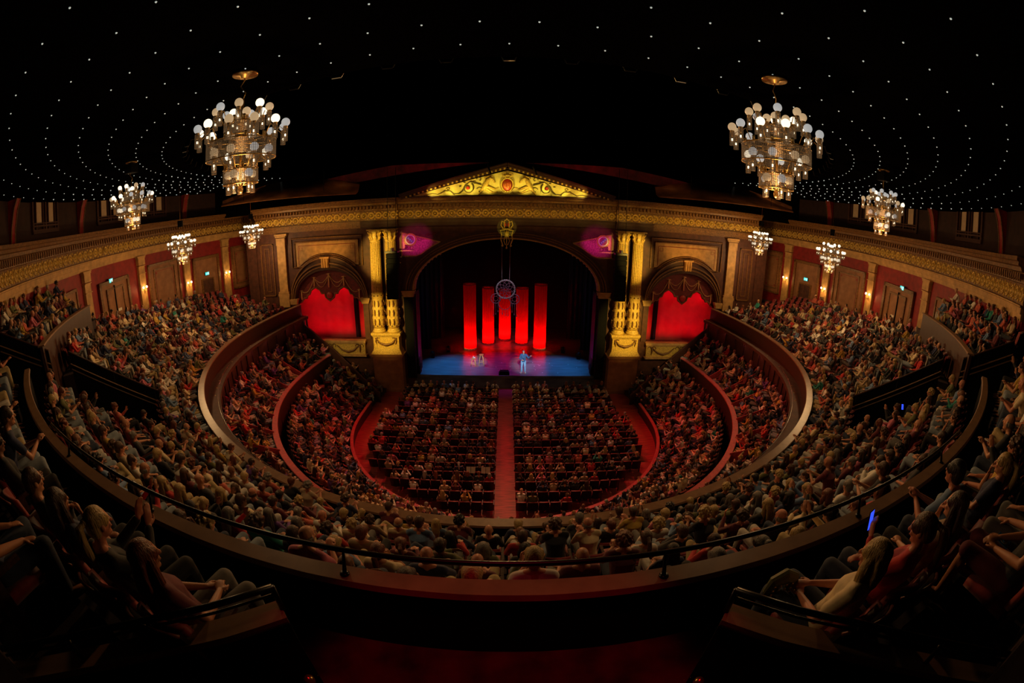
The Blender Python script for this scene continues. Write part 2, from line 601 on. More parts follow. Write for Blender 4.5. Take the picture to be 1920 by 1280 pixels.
def parapet(name, label, r_, top, th, bottom, az0, az1, e, mcap, mface, capw, cat='balcony parapet', ztop=None):
    t = thing(name, label, cat)
    mb = MB()
    ring_sweep(mb, [(r_ - th / 2, bottom), (r_ - th / 2, top - .05), (r_ + th / 2, top - .05), (r_ + th / 2, bottom)], az0, az1, e)
    mb.obj('face', mface, t)
    mb = MB()
    ring_sweep(mb, [(r_ - capw / 2, top - .05), (r_ - capw / 2 + .02, top), (r_ + capw / 2 - .02, top), (r_ + capw / 2, top - .05)], az0, az1, e)
    mb.obj('cap', mcap, t)
    return t


parapet('balcony_parapet', 'low dark wooden wall round the stalls with a red-brown rail', 9.74, ZA, .12, 0, -97, 97, 2.3, M['redcap'], M['darkwood'], .22)
parapet('balcony_parapet', 'red plush-topped parapet between the lower tier and the loges', 13.91, ZB, .14, 1.5, -104, 104, 1.5, M['redcap'], M['darkwood'], .34)
tc_ = parapet('balcony_parapet', 'wide wooden gallery rail with rose bulbs strung beneath it', 17.12, ZCt, .16, 5.75, -105.5, 105.5, 1.5, M['capwood'], M['darkwood'], .34)
parapet('balcony_parapet', 'high curved wooden parapet under the black handrail, in front of the central stair', 23.15, ZD, .1, 9.2, -31.2, 31.2, 1, M['capwood'], M['black'], .2)
for s, sd in ((-1, 'left'), (1, 'right')):
    parapet('balcony_parapet', 'short curved upper-gallery parapet ending at the %s double door' % sd, 23.1, 11.3, .12, 8.4, s * 40.5, s * 60.5, 1, M['capwood'], M['darkwood'], .3)

# back wall of the loge tier with upright panels
mb = MB()
ring_sweep(mb, [(16.75, 2.5), (16.75, 6.0), (16.95, 6.0), (16.95, 2.5)], -105.5, 105.5, 1.5)
for k in range(-36, 37):
    az = k * 3
    a = pol(az, 16.72, 0, 1.5)
    mb.box((a.x, a.y, 4.6), (.12, .12, 2.2))
struct(mb.obj('wall_loge_back', M['darkwood']))
mb = MB()
ring_sweep(mb, [(16.3, 6.05), (17.4, 6.05), (17.4, 5.75), (16.3, 5.85)], -105.5, 105.5, 1.5)
struct(mb.obj('ceiling_under_gallery', M['brownwall']))
# thin steel wire rail inside the gallery front
mb = MB()
mb.tube([pol(a, 16.4, 6.28, 1.5) for a in range(-74, 75, 2)], .014, 6)
tag(mb.obj('safety_cable', M['chrome']), 'thin bright cable following the inside of the bulb-lit gallery rail', 'cable')
# bulbs under the gallery rail
b0 = None
for s, sd in ((-1, 'left'), (1, 'right')):
    for k in range(15):
        az = s * (57.5 + 3.55 * k)
        if abs(az) > 90:
            az = s * (90 + (abs(az) - 90) * .93)
        p = pol(az, 16.62, 5.92, 1.5)
        if b0 is None:
            b0 = thing('globe_lamp', '', 'lamp')
            mb = MB()
            mb.ball((0, 0, 0), .062, 10, 8)
            mb.obj('bulb', M['pinkbulb'], b0, True)
            mb = MB()
            mb.lathe([(.03, .05), (.045, .07), (.045, .13), (.02, .14)], seg=10)
            mb.obj('socket', M['brass'], b0, True)
            o = b0
        else:
            o = copy_tree(b0)
        o.location = p
        tag(o, 'small rose bulb under the gallery rail, %s from the stage on the %s' % (('first second third fourth fifth sixth seventh eighth ninth tenth eleventh twelfth thirteenth fourteenth fifteenth'.split())[14 - k], sd), 'lamp', 'rose bulbs under the gallery rail')
        if k % 2 == 0:
            lamp('POINT', 'bulb_glow', p + Vector((0, 0, -.12)), 5, (1, .25, .3), size=.04)

# loge partitions (radial low walls)
pn = 0
for s, sd in ((-1, 'left'), (1, 'right')):
    for k in range(7):
        az = s * (50 + k * 8.5)
        t0, t1 = pol(az, 13.98, 0, 1.5), pol(az, 16.7, 0, 1.5)
        mb = MB()
        d = (t1 - t0)
        n_ = Vector((-d.y, d.x, 0)).normalized() * .025
        rings = []
        for f in (0, .5, 1):
            p = t0 + d * f
            zt = 3.45 + 1.45 * f
            rings.append([p - n_ + Vector((0, 0, 2.4)), p - n_ + Vector((0, 0, zt)), p + n_ + Vector((0, 0, zt)), p + n_ + Vector((0, 0, 2.4))])
        mb.loft(rings)
        tag(mb.obj('loge_partition', M['redcap']), 'low red wooden partition between loges, %s from the stage on the %s' % (('seventh sixth fifth fourth third second first'.split())[k], sd), 'partition', 'partitions between the loges')

# end parapets running down beside the side arches
for s, sd in ((-1, 'left'), (1, 'right')):
    pts = [(9.3, 29.4, .73), (13.3, 31.2, 3.4), (16.3, 32.0, 5.4)]
    t = thing('end_parapet', 'sloping dark parapet closing the %s tiers below the red curtain' % sd, 'parapet')
    mb = MB()
    rings = []
    for x, y, z in pts:
        rings.append([Vector((s * x, y - .05, -.2)), Vector((s * x, y - .05, z)), Vector((s * x, y + .05, z)), Vector((s * x, y + .05, -.2))])
    mb.loft(rings)
    mb.obj('face', M['darkwood'], t)
    mb = MB()
    mb.tube([Vector((s * x, y, z + .02)) for x, y, z in pts], .06, 8)
    mb.obj('cap', M['darkwood'], t)

# stairwell side walls with handrails ------------------------------
for s, sd in ((-1, 'left'), (1, 'right')):
    for which, az, r0, r1, z0, z1 in (('lower', HOLE[1], 18.9, 22.4, 8.15, 10.5), ('upper', 41.2, 22.9, 24.9, 11.0, 12.1)):
        t = thing('stairwell_wall', 'black boarded wall with handrails beside the %s %s gallery stairway' % (which, sd), 'stairwell wall')
        a, b = pol(s * az, r0), pol(s * az, r1)
        d = (b - a).normalized()
        n_ = Vector((-d.y, d.x, 0)) * .03
        mb = MB()
        mb.loft([[a - n_ + Vector((0, 0, 5.5)), a - n_ + Vector((0, 0, z0)), a + n_ + Vector((0, 0, z0)), a + n_ + Vector((0, 0, 5.5))],
                 [b - n_ + Vector((0, 0, 5.5)), b - n_ + Vector((0, 0, z1)), b + n_ + Vector((0, 0, z1)), b + n_ + Vector((0, 0, 5.5))]])
        mb.obj('panel', M['black'], t)
        side = (Vector((0, YC, 0)) - a).cross(d).z
        off = n_.normalized() * (.12 if n_.x * -s > 0 else -.12)
        off = Vector((off.x, off.y, 0))
        cam_side = (Vector((0, 0, 0)) - a)
        if off.dot(cam_side) < 0:
            off = -off
        for dz, q in ((.02, 0), (-.42, 1), (-.62, 1)):
            mb = MB()
            o1 = off * q
            mb.tube([a + o1 + Vector((0, 0, z0 + dz)), b + o1 + Vector((0, 0, z1 + dz))], .025 if q else .035, 8)
            mb.obj('handrail', M['capwood'] if q else M['darkwood'], t)
        mb = MB()
        for f in (.05, .5, .95):
            p = a.lerp(b, f)
            zz = z0 + (z1 - z0) * f
            mb.tube([p + Vector((0, 0, zz)), p + off + Vector((0, 0, zz - .42)), p + off + Vector((0, 0, zz - .62))], .012, 6)
        mb.obj('bracket', M['blackmetal'], t)
    # other flank of the hole
    t = thing('stairwell_wall', 'plain black near wall of the %s gallery stairway' % sd, 'stairwell wall')
    a, b = pol(s * HOLE[0], 18.9), pol(s * HOLE[0], 22.4)
    d = (b - a).normalized()
    n_ = Vector((-d.y, d.x, 0)) * .03
    mb = MB()
    mb.loft([[a - n_ + Vector((0, 0, 5.5)), a - n_ + Vector((0, 0, 7.4)), a + n_ + Vector((0, 0, 7.4)), a + n_ + Vector((0, 0, 5.5))],
             [b - n_ + Vector((0, 0, 5.5)), b - n_ + Vector((0, 0, 9.9)), b + n_ + Vector((0, 0, 9.9)), b + n_ + Vector((0, 0, 5.5))]])
    mb.obj('panel', M['black'], t)

# handrail above the centre parapet ---------------------------------
t = thing('handrail', 'black metal handrail on posts above the central curved parapet', 'handrail')
mb = MB()
rr = [pol(a / 2, 23.08, 11.64) for a in range(-34, 35)]
mb.tube(rr, .023, 10)
mb.obj('rail', M['blackmetal'], t, True)
post = None
for az in (-14.5, -8.7, -3.0, 3.0, 8.7, 14.5):
    a, b = pol(az, 23.16, ZD), pol(az, 23.08, 11.64)
    mb = MB()
    mb.tube([a, a.lerp(b, .5), b], [.02, .016, .012], 8)
    mb.lathe([(.04, 0), (.04, .012), (.015, .02)], a, 10)
    mb.obj('post', M['blackmetal'], t, True)

# partitions either side of the central stair -----------------------
for s, sd in ((-1, 'left'), (1, 'right')):
    pts = [(1.30, 1.46), (1.62, 1.19), (1.97, .93), (2.45, .52), (3.05, -.03), (3.7, -.75)]
    t = thing('stair_parapet', 'wooden stair parapet with black rail at the bottom %s' % sd, 'parapet')
    mb = MB()
    rings = []
    for i, (x, y) in enumerate(pts):
        a = Vector((x * s, y, 0))
        q = Vector((pts[min(i + 1, 5)][0] - pts[max(i - 1, 0)][0], pts[min(i + 1, 5)][1] - pts[max(i - 1, 0)][1], 0)).normalized()
        n_ = Vector((-q.y * s, q.x, 0))
        rings.append([a - n_ * .03 + Vector((0, 0, 10.5)), a - n_ * .03 + Vector((0, 0, 11.86)), a + n_ * .03 + Vector((0, 0, 11.86)), a + n_ * .03 + Vector((0, 0, 10.5))])
    mb.loft(rings)
    mb.obj('panel', M['black'], t)
    mb = MB()
    for w_, z0, z1 in ((.08, 11.86, 11.9), (.06, 11.82, 11.86)):
        rings = []
        for i, (x, y) in enumerate(pts):
            a = Vector((x * s, y, 0))
            q = Vector((pts[min(i + 1, 5)][0] - pts[max(i - 1, 0)][0], pts[min(i + 1, 5)][1] - pts[max(i - 1, 0)][1], 0)).normalized()
            n_ = Vector((-q.y * s, q.x, 0))
            rings.append([a - n_ * w_ + Vector((0, 0, z0)), a - n_ * w_ + Vector((0, 0, z1)), a + n_ * w_ + Vector((0, 0, z1)), a + n_ * w_ + Vector((0, 0, z0))])
        mb.loft(rings)
    mb.obj('cap', M['capwood'], t)
    mb = MB()
    mb.tube([Vector((x * s, y, 12.1)) for x, y in pts], .022, 10)
    mb.tube([Vector((x * s, y, 12.04)) for x, y in pts], .010, 8)
    mb.obj('rail', M['blackmetal'], t, True)
    for x, y in (pts[0], pts[2], pts[3]):
        mb = MB()
        mb.tube([Vector((x * s, y, 11.89)), Vector((x * s, y, 12.1))], .018, 8)
        mb.obj('post', M['blackmetal'], t, True)
    # brass newel at the foot of the frame with step LED dots modelled as unlit beads
    t = thing('brass_newel', 'short brass newel post at the very bottom, %s of the dark red carpet' % sd, 'post', loc=(s * 1.28, 1.32, 10.6))
    mb = MB()
    mb.lathe([(.03, 0), (.03, .62), (.038, .63), (.038, .67), (.026, .69), (.001, .70)], seg=16)
    mb.obj('post', M['brass'], t, True)
    mb = MB()
    for k in range(5):
        mb.ball((-s * (.05 + .04 * k), .05, .66 - .02 * k), .0035, 6, 5)
    mb.obj('step_led_dots', M['brass'], t, True)

# round hall wall ---------------------------------------------------
A0, A1 = 43, 118.5
for s, sd in ((-1, 'left'), (1, 'right')):
    mb = MB()
    ring_sweep(mb, [(WR, 5), (WR, 13.3), (WR + .3, 13.3), (WR + .3, 5)], s * A0, s * A1)
    struct(mb.obj('wall_' + sd, M['redwall']))
    mb = MB()
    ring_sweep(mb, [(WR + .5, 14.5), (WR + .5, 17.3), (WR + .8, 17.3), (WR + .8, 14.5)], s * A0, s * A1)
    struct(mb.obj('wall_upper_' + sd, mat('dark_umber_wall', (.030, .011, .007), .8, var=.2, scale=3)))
mb = MB()
ring_sweep(mb, [(32, 8), (32, 17.5), (32.4, 17.5), (32.4, 8)], -60, 60)
struct(mb.obj('wall_back', M['black']))


def profile(mb, path, prof, up=Vector((0, 0, 1))):
    """sweep (out, z) profile along path of (point, normal)"""
    mb.loft([[Vector((p.x, p.y, 0)) + n_ * o_ + Vector((0, 0, z)) for o_, z in prof] for p, n_ in path])


ENT = [(0, 12.72), (.10, 12.72), (.10, 12.95), (.16, 12.96), (.16, 13.17), (.22, 13.19), (.22, 13.25), (.06, 13.26), (.06, 13.98), (.16, 14.0), (.18, 14.08), (.18, 14.36), (.36, 14.38), (.42, 14.52), (.55, 14.56), (.55, 14.68), (.64, 14.72), (.64, 14.86), (-.6, 14.86), (-.6, 12.72)]


def rosette(mb, c, n_, r_=.27):
    t_ = Vector((0, 0, 1)).cross(n_).normalized()
    M3 = Matrix((t_, Vector((0, 0, 1)).cross(t_).cross(t_) * 0 + Vector((0, 0, 1)), n_)).transposed()
    k = r_ / .27
    mb.lathe([(.27 * k, 0), (.255 * k, .05), (.235 * k, .055), (.22 * k, .01), (.18 * k, .0), (.165 * k, .045), (.14 * k, .05), (.125 * k, .0), (.085 * k, .0), (.085 * k, .05), (.05 * k, .085), (.005, .095)], c, 16, M3)


def frieze(name, path, ros, dent, low='giltdark'):
    t = bpy.data.objects.new(name, None)
    C.objects.link(t)
    struct(t)
    mb = MB()
    profile(mb, path, ENT[6:] + [ENT[6]])
    mb.obj('cornice', M['giltdark'], t)
    mb = MB()
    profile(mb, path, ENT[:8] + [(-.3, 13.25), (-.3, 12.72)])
    mb.obj('architrave', M[low], t)  # tone changes by stretch to stand for lit and unlit architrave
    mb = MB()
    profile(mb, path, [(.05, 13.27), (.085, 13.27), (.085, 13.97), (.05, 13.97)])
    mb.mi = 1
    for p, n_ in ros:
        c = Vector((p.x, p.y, 13.62)) + n_ * .085
        rosette(mb, c, n_)
        t_ = Vector((0, 0, 1)).cross(n_).normalized()
        for dx, dz in ((.29, .25), (.29, -.25), (.29, 0)):
            mb.ball(c + t_ * dx + Vector((0, 0, dz)), (.06, .06, .07), 6, 4)
    mb.obj('rosette_band', [M['giltdark'], M['gilt']], t)  # bright gilt on a darker field stands for lit rosettes and shaded hollows
    mb = MB()
    for p, n_ in dent:
        c = Vector((p.x, p.y, 14.22)) + n_ * .27
        M3 = Matrix((Vector((0, 0, 1)).cross(n_).normalized(), n_, Vector((0, 0, 1)))).transposed()
        mb.box(c, (.13, .2, .2), M3)
        mb.ball(c + Vector((0, 0, -.14)) + n_ * .03, .045, 6, 4)
    mb.obj('dentils', M['giltdark'], t)
    return t


def ringn(az, r_=WR):
    p = pol(az, r_)
    return p, Vector((-math.sin(R(az)), math.cos(R(az)), 0))


for s in (-1, 1):
    path = [ringn(s * (A0 + (A1 - .5 - A0) * i / 50)) for i in range(51)]
    if s > 0:
        path = path[::-1]
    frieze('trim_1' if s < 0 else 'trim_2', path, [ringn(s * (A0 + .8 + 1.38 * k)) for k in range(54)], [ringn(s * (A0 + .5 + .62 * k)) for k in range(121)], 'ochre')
NF = Vector((0, -1, 0))


def seg(x0, x1, y, n=1):
    return [(Vector((x0 + (x1 - x0) * i / n, y, 0)), NF) for i in range(n + 1)]


i_ = 3
for x0, x1, y in ((-20.4, -10.75, YF), (-10.75, -7.9, YF - .55), (-7.9, 7.9, YF - .25), (7.9, 10.75, YF - .55), (10.75, 20.4, YF)):
    n_ros = int(round((x1 - x0) / .6))
    st = (x1 - x0) / n_ros
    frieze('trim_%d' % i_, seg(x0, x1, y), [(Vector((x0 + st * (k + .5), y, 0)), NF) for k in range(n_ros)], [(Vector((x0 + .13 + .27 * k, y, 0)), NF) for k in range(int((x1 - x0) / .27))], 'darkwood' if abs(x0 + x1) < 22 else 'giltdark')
    i_ += 1

# pilasters, panels, doors, sconces on the round wall ----------------


def wall_frame(s, az):
    p, n_ = ringn(s * az)
    t = thing('x', '', '', loc=(p.x, p.y, 0), rz=math.atan2(n_.y, n_.x) + PI / 2)   # local -y looks into the house
    return t


def pilaster(s, sd, az, z0, k):
    t = wall_frame(s, az)
    t.name = 'wall_pilaster'
    tag(t, 'tan wall pilaster with moulded capital, %s from the stage on the %s wall' % (k, sd), 'pilaster', 'pilasters of the round wall')
    mb = MB()
    mb.box((0, -.10, (z0 + 12.0) / 2), (.72, .2, 12.0 - z0))
    mb.obj('shaft', M['ochre'], t)
    mb = MB()
    for z, w_, h in ((12.02, .80, .06), (12.35, .78, .5), (12.62, .9, .1), (12.7, 1.0, .06), (11.5, .80, .05)):
        mb.box((0, -.13, z), (w_, .26 + (w_ - .7) * .3, h))
    mb.obj('capital', M['ochre'], t)
    return t


def panel(s, sd, az0, az1, z0, z1, label):
    """flat framed panel between two pilasters"""
    a, b = pol(s * az0, WR - .02), pol(s * az1, WR - .02)
    if s < 0:
        a, b = a, b
    c = (a + b) / 2
    wd = (b - a).length
    p, n_ = ringn(s * (az0 + az1) / 2)
    t = thing('wall_panel', label, 'wall panel', loc=(c.x, c.y, 0), rz=math.atan2(n_.y, n_.x) + PI / 2)
    cz, h = (z0 + z1) / 2, z1 - z0
    mb = MB()
    mb.box((0, -.04, cz), (wd, .08, h))
    mb.obj('board', M['panelwall'], t)

    def frame(nm, w0, h0, th, y, mm):
        mb = MB()
        for x in (-1, 1):
            mb.box((x * (w0 / 2 - th / 2), y, cz), (th, .1, h0))
        for z in (-1, 1):
            mb.box((0, y, cz + z * (h0 / 2 - th / 2)), (w0, .1, th))
        mb.obj(nm, mm, t)
    frame('outer_moulding', wd, h, .16, -.11, M['giltdark'])
    frame('inner_moulding', wd * .68, h * .78, .08, -.1, M['giltdark'])
    mb = MB()
    w1, h1 = wd * .56, h * .68
    for x in (-1, 1):
        mb.box((x * w1 / 2, -.085, cz), (.025, .01, h1))
        for z in (-1, 1):
            mb.box((x * (w1 / 2 - .12), -.085, cz + z * (h1 / 2 - .12)), (.12, .01, .12))
    for z in (-1, 1):
        mb.box((0, -.085, cz + z * h1 / 2), (w1, .01, .025))
    mb.obj('painted_line', M['redwall'], t)
    return t


def exit_sign(s, sd, az, z, label):
    t = wall_frame(s, az)
    t.name = 'exit_sign'
    tag(t, label, 'exit sign')
    mb = MB()
    mb.box((0, -.22, z), (.46, .1, .26))
    mb.obj('box', M['blackmetal'], t)
    mb = MB()
    mb.box((0, -.275, z), (.44, .012, .24))
    mb.obj('face', M['exit'], t)
    mb = MB()                                       # running figure, doorway and arrow
    mb.box((.12, -.284, z), (.09, .006, .17))
    mb.tube([(-.02, -.284, z + .05), (-.05, -.284, z - .01), (-.1, -.284, z - .06)], .013, 5)
    mb.tube([(-.05, -.284, z - .01), (0, -.284, z - .07)], .012, 5)
    mb.ball((-.01, -.284, z + .08), .02, 6, 5)
    mb.tube([(-.07, -.284, z + .03), (.03, -.284, z + .02)], .01, 5)
    mb.box((-.16, -.284, z), (.07, .006, .03))
    mb.obj('running_figure', M['exitw'], t)
    return t


ORD = 'first second third fourth fifth sixth'.split()
for s, sd in ((-1, 'left'), (1, 'right')):
    pil = [(115.5, 6.6), (107, 6.8), (96.6, 7.4), (84.5, 7.8), (69.5, 8.4)]
    for k, (az, z0) in enumerate(pil):
        pilaster(s, sd, az, z0, ORD[k])
    panel(s, sd, 86.3, 94.6, 8.2, 11.95, 'tall tan framed panel on the %s wall behind the gallery, between two sconces' % sd)
    panel(s, sd, 108.6, 113.4, 8.2, 11.95, 'narrower tan framed panel on the %s wall nearest the stage' % sd)
    panel(s, sd, 46, 66.5, 9.2, 12.0, 'dark framed wall panel behind the upper %s gallery seats' % sd)
    # double door under an exit sign, and the recessed door nearer the stage
    for dn, a0, a1, z0, z1, lab in (('door_1' if s < 0 else 'door_3', 72.6, 80.8, 8.45, 11.75, 'framed tan double door'), ('door_2' if s < 0 else 'door_4', 98.3, 105.2, 7.3, 11.6, 'framed recessed door')):
        c = (pol(s * a0, WR - .02) + pol(s * a1, WR - .02)) / 2
        wd = (pol(s * a0, WR) - pol(s * a1, WR)).length
        p, n_ = ringn(s * (a0 + a1) / 2)
        t = bpy.data.objects.new(dn, None)
        C.objects.link(t)
        t.location = (c.x, c.y, 0)
        t.rotation_euler = (0, 0, math.atan2(n_.y, n_.x) + PI / 2)
        struct(t, '%s on the %s wall' % (lab, sd))
        two = dn in ('door_1', 'door_3')
        top = z1 - .62 if two else z0 + 2.35
        mb = MB()
        for x in (-1, 1):
            mb.box((x * (wd / 2 - .12), -.12, (z0 + z1) / 2), (.24, .16, z1 - z0))
        mb.box((0, -.12, z1 - .12), (wd, .16, .24))
        mb.obj('outer_frame', M['giltdark'], t)
        mb = MB()
        mb.box((0, -.04, (z0 + z1) / 2), (wd - .4, .06, z1 - z0))
        mb.obj('surround', M['panelwall'], t)
        dw = wd * .50 if two else wd * .4
        mb = MB()
        for x in (-1, 1):
            mb.box((x * (dw / 2 + .06), -.12, (z0 + top) / 2), (.12, .12, top - z0))
        mb.box((0, -.12, top + .06), (dw + .24, .12, .12))
        mb.obj('door_frame', M['giltdark'], t)
        for x in (-1, 1):
            mb = MB()
            mb.box((x * dw / 4, -.10, (z0 + top) / 2), (dw / 2 - .02, .05, top - z0))
            lf = mb.obj('door_leaf', M['panelwall'] if two else M['brownwall'], t)
            mb = MB()
            mb.tube([(x * .1, -.13, z0 + 1.0), (x * .1, -.2, z0 + 1.0), (x * .26, -.2, z0 + 1.0)], .018, 6)
            mb.ball((x * .1, -.14, z0 + 1.0), .035, 8, 6)
            mb.obj('door_handle', M['blackmetal'], lf)
        if two:
            mb = MB()
            mb.box((-s * .28, -.135, z0 + 1.3), (.42, .01, .17))
            mb.obj('notice', M['paper'], t)
            mb = MB()
            mb.tube([(s * .1, -.16, z0 + .1), (s * .1, -.16, top + .25)], .05, 6)
            mb.obj('closing_bar', M['black'], t)
    exit_sign(s, sd, 76.9 - 1.2, 11.72, 'glowing green exit sign above the %s double door' % sd)
    exit_sign(s, sd, 101.6, 10.15, 'glowing green exit sign in the recessed doorway on the %s wall' % sd)
    # sconces
    for k, (az, z) in enumerate(((107, 9.75), (96.6, 9.75), (84.5, 10.45))):
        t = wall_frame(s, az)
        t.name = 'wall_sconce'
        tag(t, 'two-bulb brass sconce on the %s wall pilaster, %s from the stage' % (sd, ORD[k]), 'wall lamp', 'two-bulb sconces')
        mb = MB()
        mb.lathe([(.001, 0), (.07, 0), (.07, .03), (.001, .05)], (0, -.2, z - .1), 12, Matrix.Rotation(R(90), 3, 'X'))
        mb.tube([(0, -.22, z - .35), (0, -.24, z - .05)], [.015, .03], 8)
        for x in (-1, 1):
            mb.tube([(0, -.24, z - .12), (x * .1, -.32, z - .2), (x * .2, -.34, z - .12), (x * .2, -.34, z)], .014, 6)
            mb.lathe([(.02, 0), (.05, .02), (.035, .05)], (x * .2, -.34, z - .02), 10)
        mb.obj('bracket', M['brass'], t, True)
        for x in (-1, 1):
            mb = MB()
            mb.ball((x * .2, -.34, z + .09), (.075, .075, .085), 12, 8)
            mb.obj('bulb', M['bulb'], t, True)
        p, n_ = ringn(s * az)
        lamp('POINT', 'sconce_light', Vector((p.x, p.y, z - .05)) + n_ * .55, 26, (1, .52, .16), size=.06)

# windows and ribs above the cornice ---------------------------------
wn = 1
for s, sd in ((-1, 'left'), (1, 'right')):
    for az in (61.8, 78.8, 90):
        p, n_ = ringn(s * az, WR + .48)
        t = bpy.data.objects.new('window_%d' % wn, None)
        wn += 1
        C.objects.link(t)
        t.location = (p.x, p.y, 0)
        t.rotation_euler = (0, 0, math.atan2(n_.y, n_.x) + PI / 2)
        struct(t)
        mb = MB()
        for x, w_ in ((-1.45, .16), (0, .14), (1.45, .16), (-1.1, .06), (1.1, .06), (-.3, .06), (.3, .06)):
            mb.box((x, -.08, 16.2), (w_, .14, 1.75))
        for z, w_ in ((17.0, .16), (15.35, .2), (15.62, .08), (15.75, .06)):
            mb.box((0, -.09, z), (3.0, .16, w_))
        mb.obj('window_frame', M['darkwood'], t)
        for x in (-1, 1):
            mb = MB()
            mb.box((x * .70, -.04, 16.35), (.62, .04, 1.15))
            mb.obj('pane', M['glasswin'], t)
    for k, az in enumerate((53, 71, 98, 112)):
        p, n_ = ringn(s * az, WR + .45)
        t = thing('wall_rib', 'sloping brown rib above the cornice, %s from the camera end on the %s' % (ORD[k], sd), 'rib', 'ribs above the cornice', loc=(p.x, p.y, 0), rz=math.atan2(n_.y, n_.x) + PI / 2)
        mb = MB()
        rings = []
        for z, y in ((14.8, -.05), (15.6, -.12), (16.4, -.3), (17.05, -.6)):
            rings.append([Vector((-.22, y, z)), Vector((-.22, y + .5, z)), Vector((.22, y + .5, z)), Vector((.22, y, z))])
        mb.loft(rings)
        mb.obj('body', M['redwall'], t)
        mb = MB()
        for x in (-.22, .22):
            mb.tube([(x, y - .02, z) for z, y in ((14.8, -.05), (15.6, -.12), (16.4, -.3), (17.05, -.6))], .03, 6)
        mb.obj('edge', M['giltdark'], t)

# ceiling -------------------------------------------------------------
mb = MB()
ring_sweep(mb, [(16.9, 17.02), (23, 16.95), (26.5, 16.75), (33, 16.9), (33, 17.3), (16.9, 17.3)], -128, 128, 1.0, 90)
struct(mb.obj('ceiling', M['ceiling']))
mb = MB()
mb.lathe([(16.95, 17.25), (16.5, 18.6), (12.0, 21.5), (5.0, 23.0), (.01, 23.3), (.01, 23.6), (17.3, 21.5), (17.3, 17.25)], (0, YC, 0), 64)
struct(mb.obj('ceiling_dome', M['ceiling']))
mb = MB()
mb.box((0, YF + .3, 18.5), (56, .3, 8))
struct(mb.obj('wall_above_stage', M['ceiling']))


def zc(r_):
    return interp(r_, (16.9, 23, 26.5, 33), (17.02, 16.95, 16.75, 16.9))


st = []
for i in range(14):
    r_ = 17.7 + 1.06 * i
    for k in range(-44, 45):
        az = k * 2.75 + (1.37 if i % 2 else 0)
        if 25.2 < r_ and abs(az) > 44:
            continue
        p = pol(az, r_, zc(r_) - .012)
        if in_frame(p, 4, 4) and p.y < 31:
            st.append((proj(p)[2], p))
st.sort(key=lambda q: q[0])
mb = MB()
mb.lathe([(.016, .03), (.016, 0), (.011, -.006), (.001, -.009)], seg=8)
sme = mb.mesh('star_lamp', M['star'])
for k, (d_, p) in enumerate(st[:300]):
    o = link('star_lamp', sme)
    o.location = p
    sc_ = 1.0 + .035 * max(0, d_ - 8)
    o.scale = (sc_, sc_, sc_)
    tag(o, 'tiny white star light set in the black ceiling among many alike', 'star light', 'star lights in the black ceiling')
mb = MB()
for d_, p in st[300:]:
    mb.ball(p, .024 + .0008 * max(0, d_ - 10), 6, 4)
if st[300:]:
    o = mb.obj('star_field', M['star'])
    tag(o, 'hundreds of far star lights over the side galleries', 'star lights', 'star lights in the black ceiling')
    o['kind'] = 'stuff'

# festoon of hooks at the lip of the opening, two vented rig panels
mb = MB()
for k in range(-20, 21):
    a = pol(k * 4.2, 16.75, 17.1)
    mb.tube([a + Vector((-.22, 0, .12)), a + Vector((-.1, 0, -.1)), a + Vector((.1, 0, -.1)), a + Vector((.22, 0, .12))], .02, 5)
tag(mb.obj('rig_festoon', M['blackmetal']), 'row of dark looped hooks along the lip of the black ceiling opening', 'hooks')['kind'] = 'stuff'
for s, sd in ((-1, 'left'), (1, 'right')):
    t = thing('ceiling_housing', 'dim brown perforated housing hung high %s of centre' % sd, 'housing', loc=(s * 8.6, 27.0, 20.2), rz=R(-s * 16))
    mb = MB()
    mb.box((0, 0, .55), (3.3, .1, 1.1), Matrix.Rotation(R(24), 3, 'X'))
    mb.obj('board', M['ceiling_panel'], t)
    mb = MB()
    for i in range(30):
        mb.box((-1.6 + i * .11, -.1, -.85), (.05, .05, 1.7))
    for i in range(16):
        mb.box((0, -.1, -.05 - i * .11), (3.3, .04, .05))
    mb.obj('grille', M['ceiling_panel'], t)
    lamp('SPOT', 'housing_light', (s * 8.2, 22.0, 17.6), 160, (1, .45, .15), (s * 8.6, 27.0, 20.0), .3, 24, 1)
    # added curved shells stand for ceiling vault catching light over the side arches
    t = thing('lit_vault_shell', 'curved brown shell standing for lit ceiling vault above the %s cornice' % sd, 'ceiling_panel')
    mb = MB()
    rings = []
    for i in range(13):
        f = i / 12
        x = 10.8 + 10.6 * f
        hgt = 15.05 + .1 * f
        wd = 1.2 * math.sin(PI * min(1, .12 + f * .88)) + .15
        rings.append([Vector((s * x, 31.9 - wd * 1.6 - 2.8 * f, hgt + .2)), Vector((s * x, 31.9 - wd * .6 - 2.8 * f, hgt + .25 + .25 * wd)), Vector((s * x, 31.9 - 2.8 * f, hgt + .5 + .8 * wd)),
                      Vector((s * x, 31.95 - 2.8 * f, hgt + .56 + .8 * wd)), Vector((s * x, 31.9 - wd * .6 - 2.8 * f, hgt + .33 + .25 * wd)), Vector((s * x, 31.9 - wd * 1.6 - 2.8 * f, hgt + .27))])
    mb.loft(rings)
    mb.obj('shell', M['ceiling_panel'], t, True)
    mb = MB()
    mb.tube([Vector((s * 12.5, 29.0, 15.6)), Vector((s * 12.5, 29.0, 17.0))], .02, 6)
    mb.tube([Vector((s * 18.5, 27.8, 15.5)), Vector((s * 18.5, 27.8, 17.0))], .02, 6)
    mb.obj('hanger', M['blackmetal'], t)


# ------------------------------------------------------------------ stage wall
def seg_z(x, cx, zs, hw, rise):
    q = 1 - ((x - cx) / hw) ** 2
    return zs + rise * math.sqrt(max(q, 0))


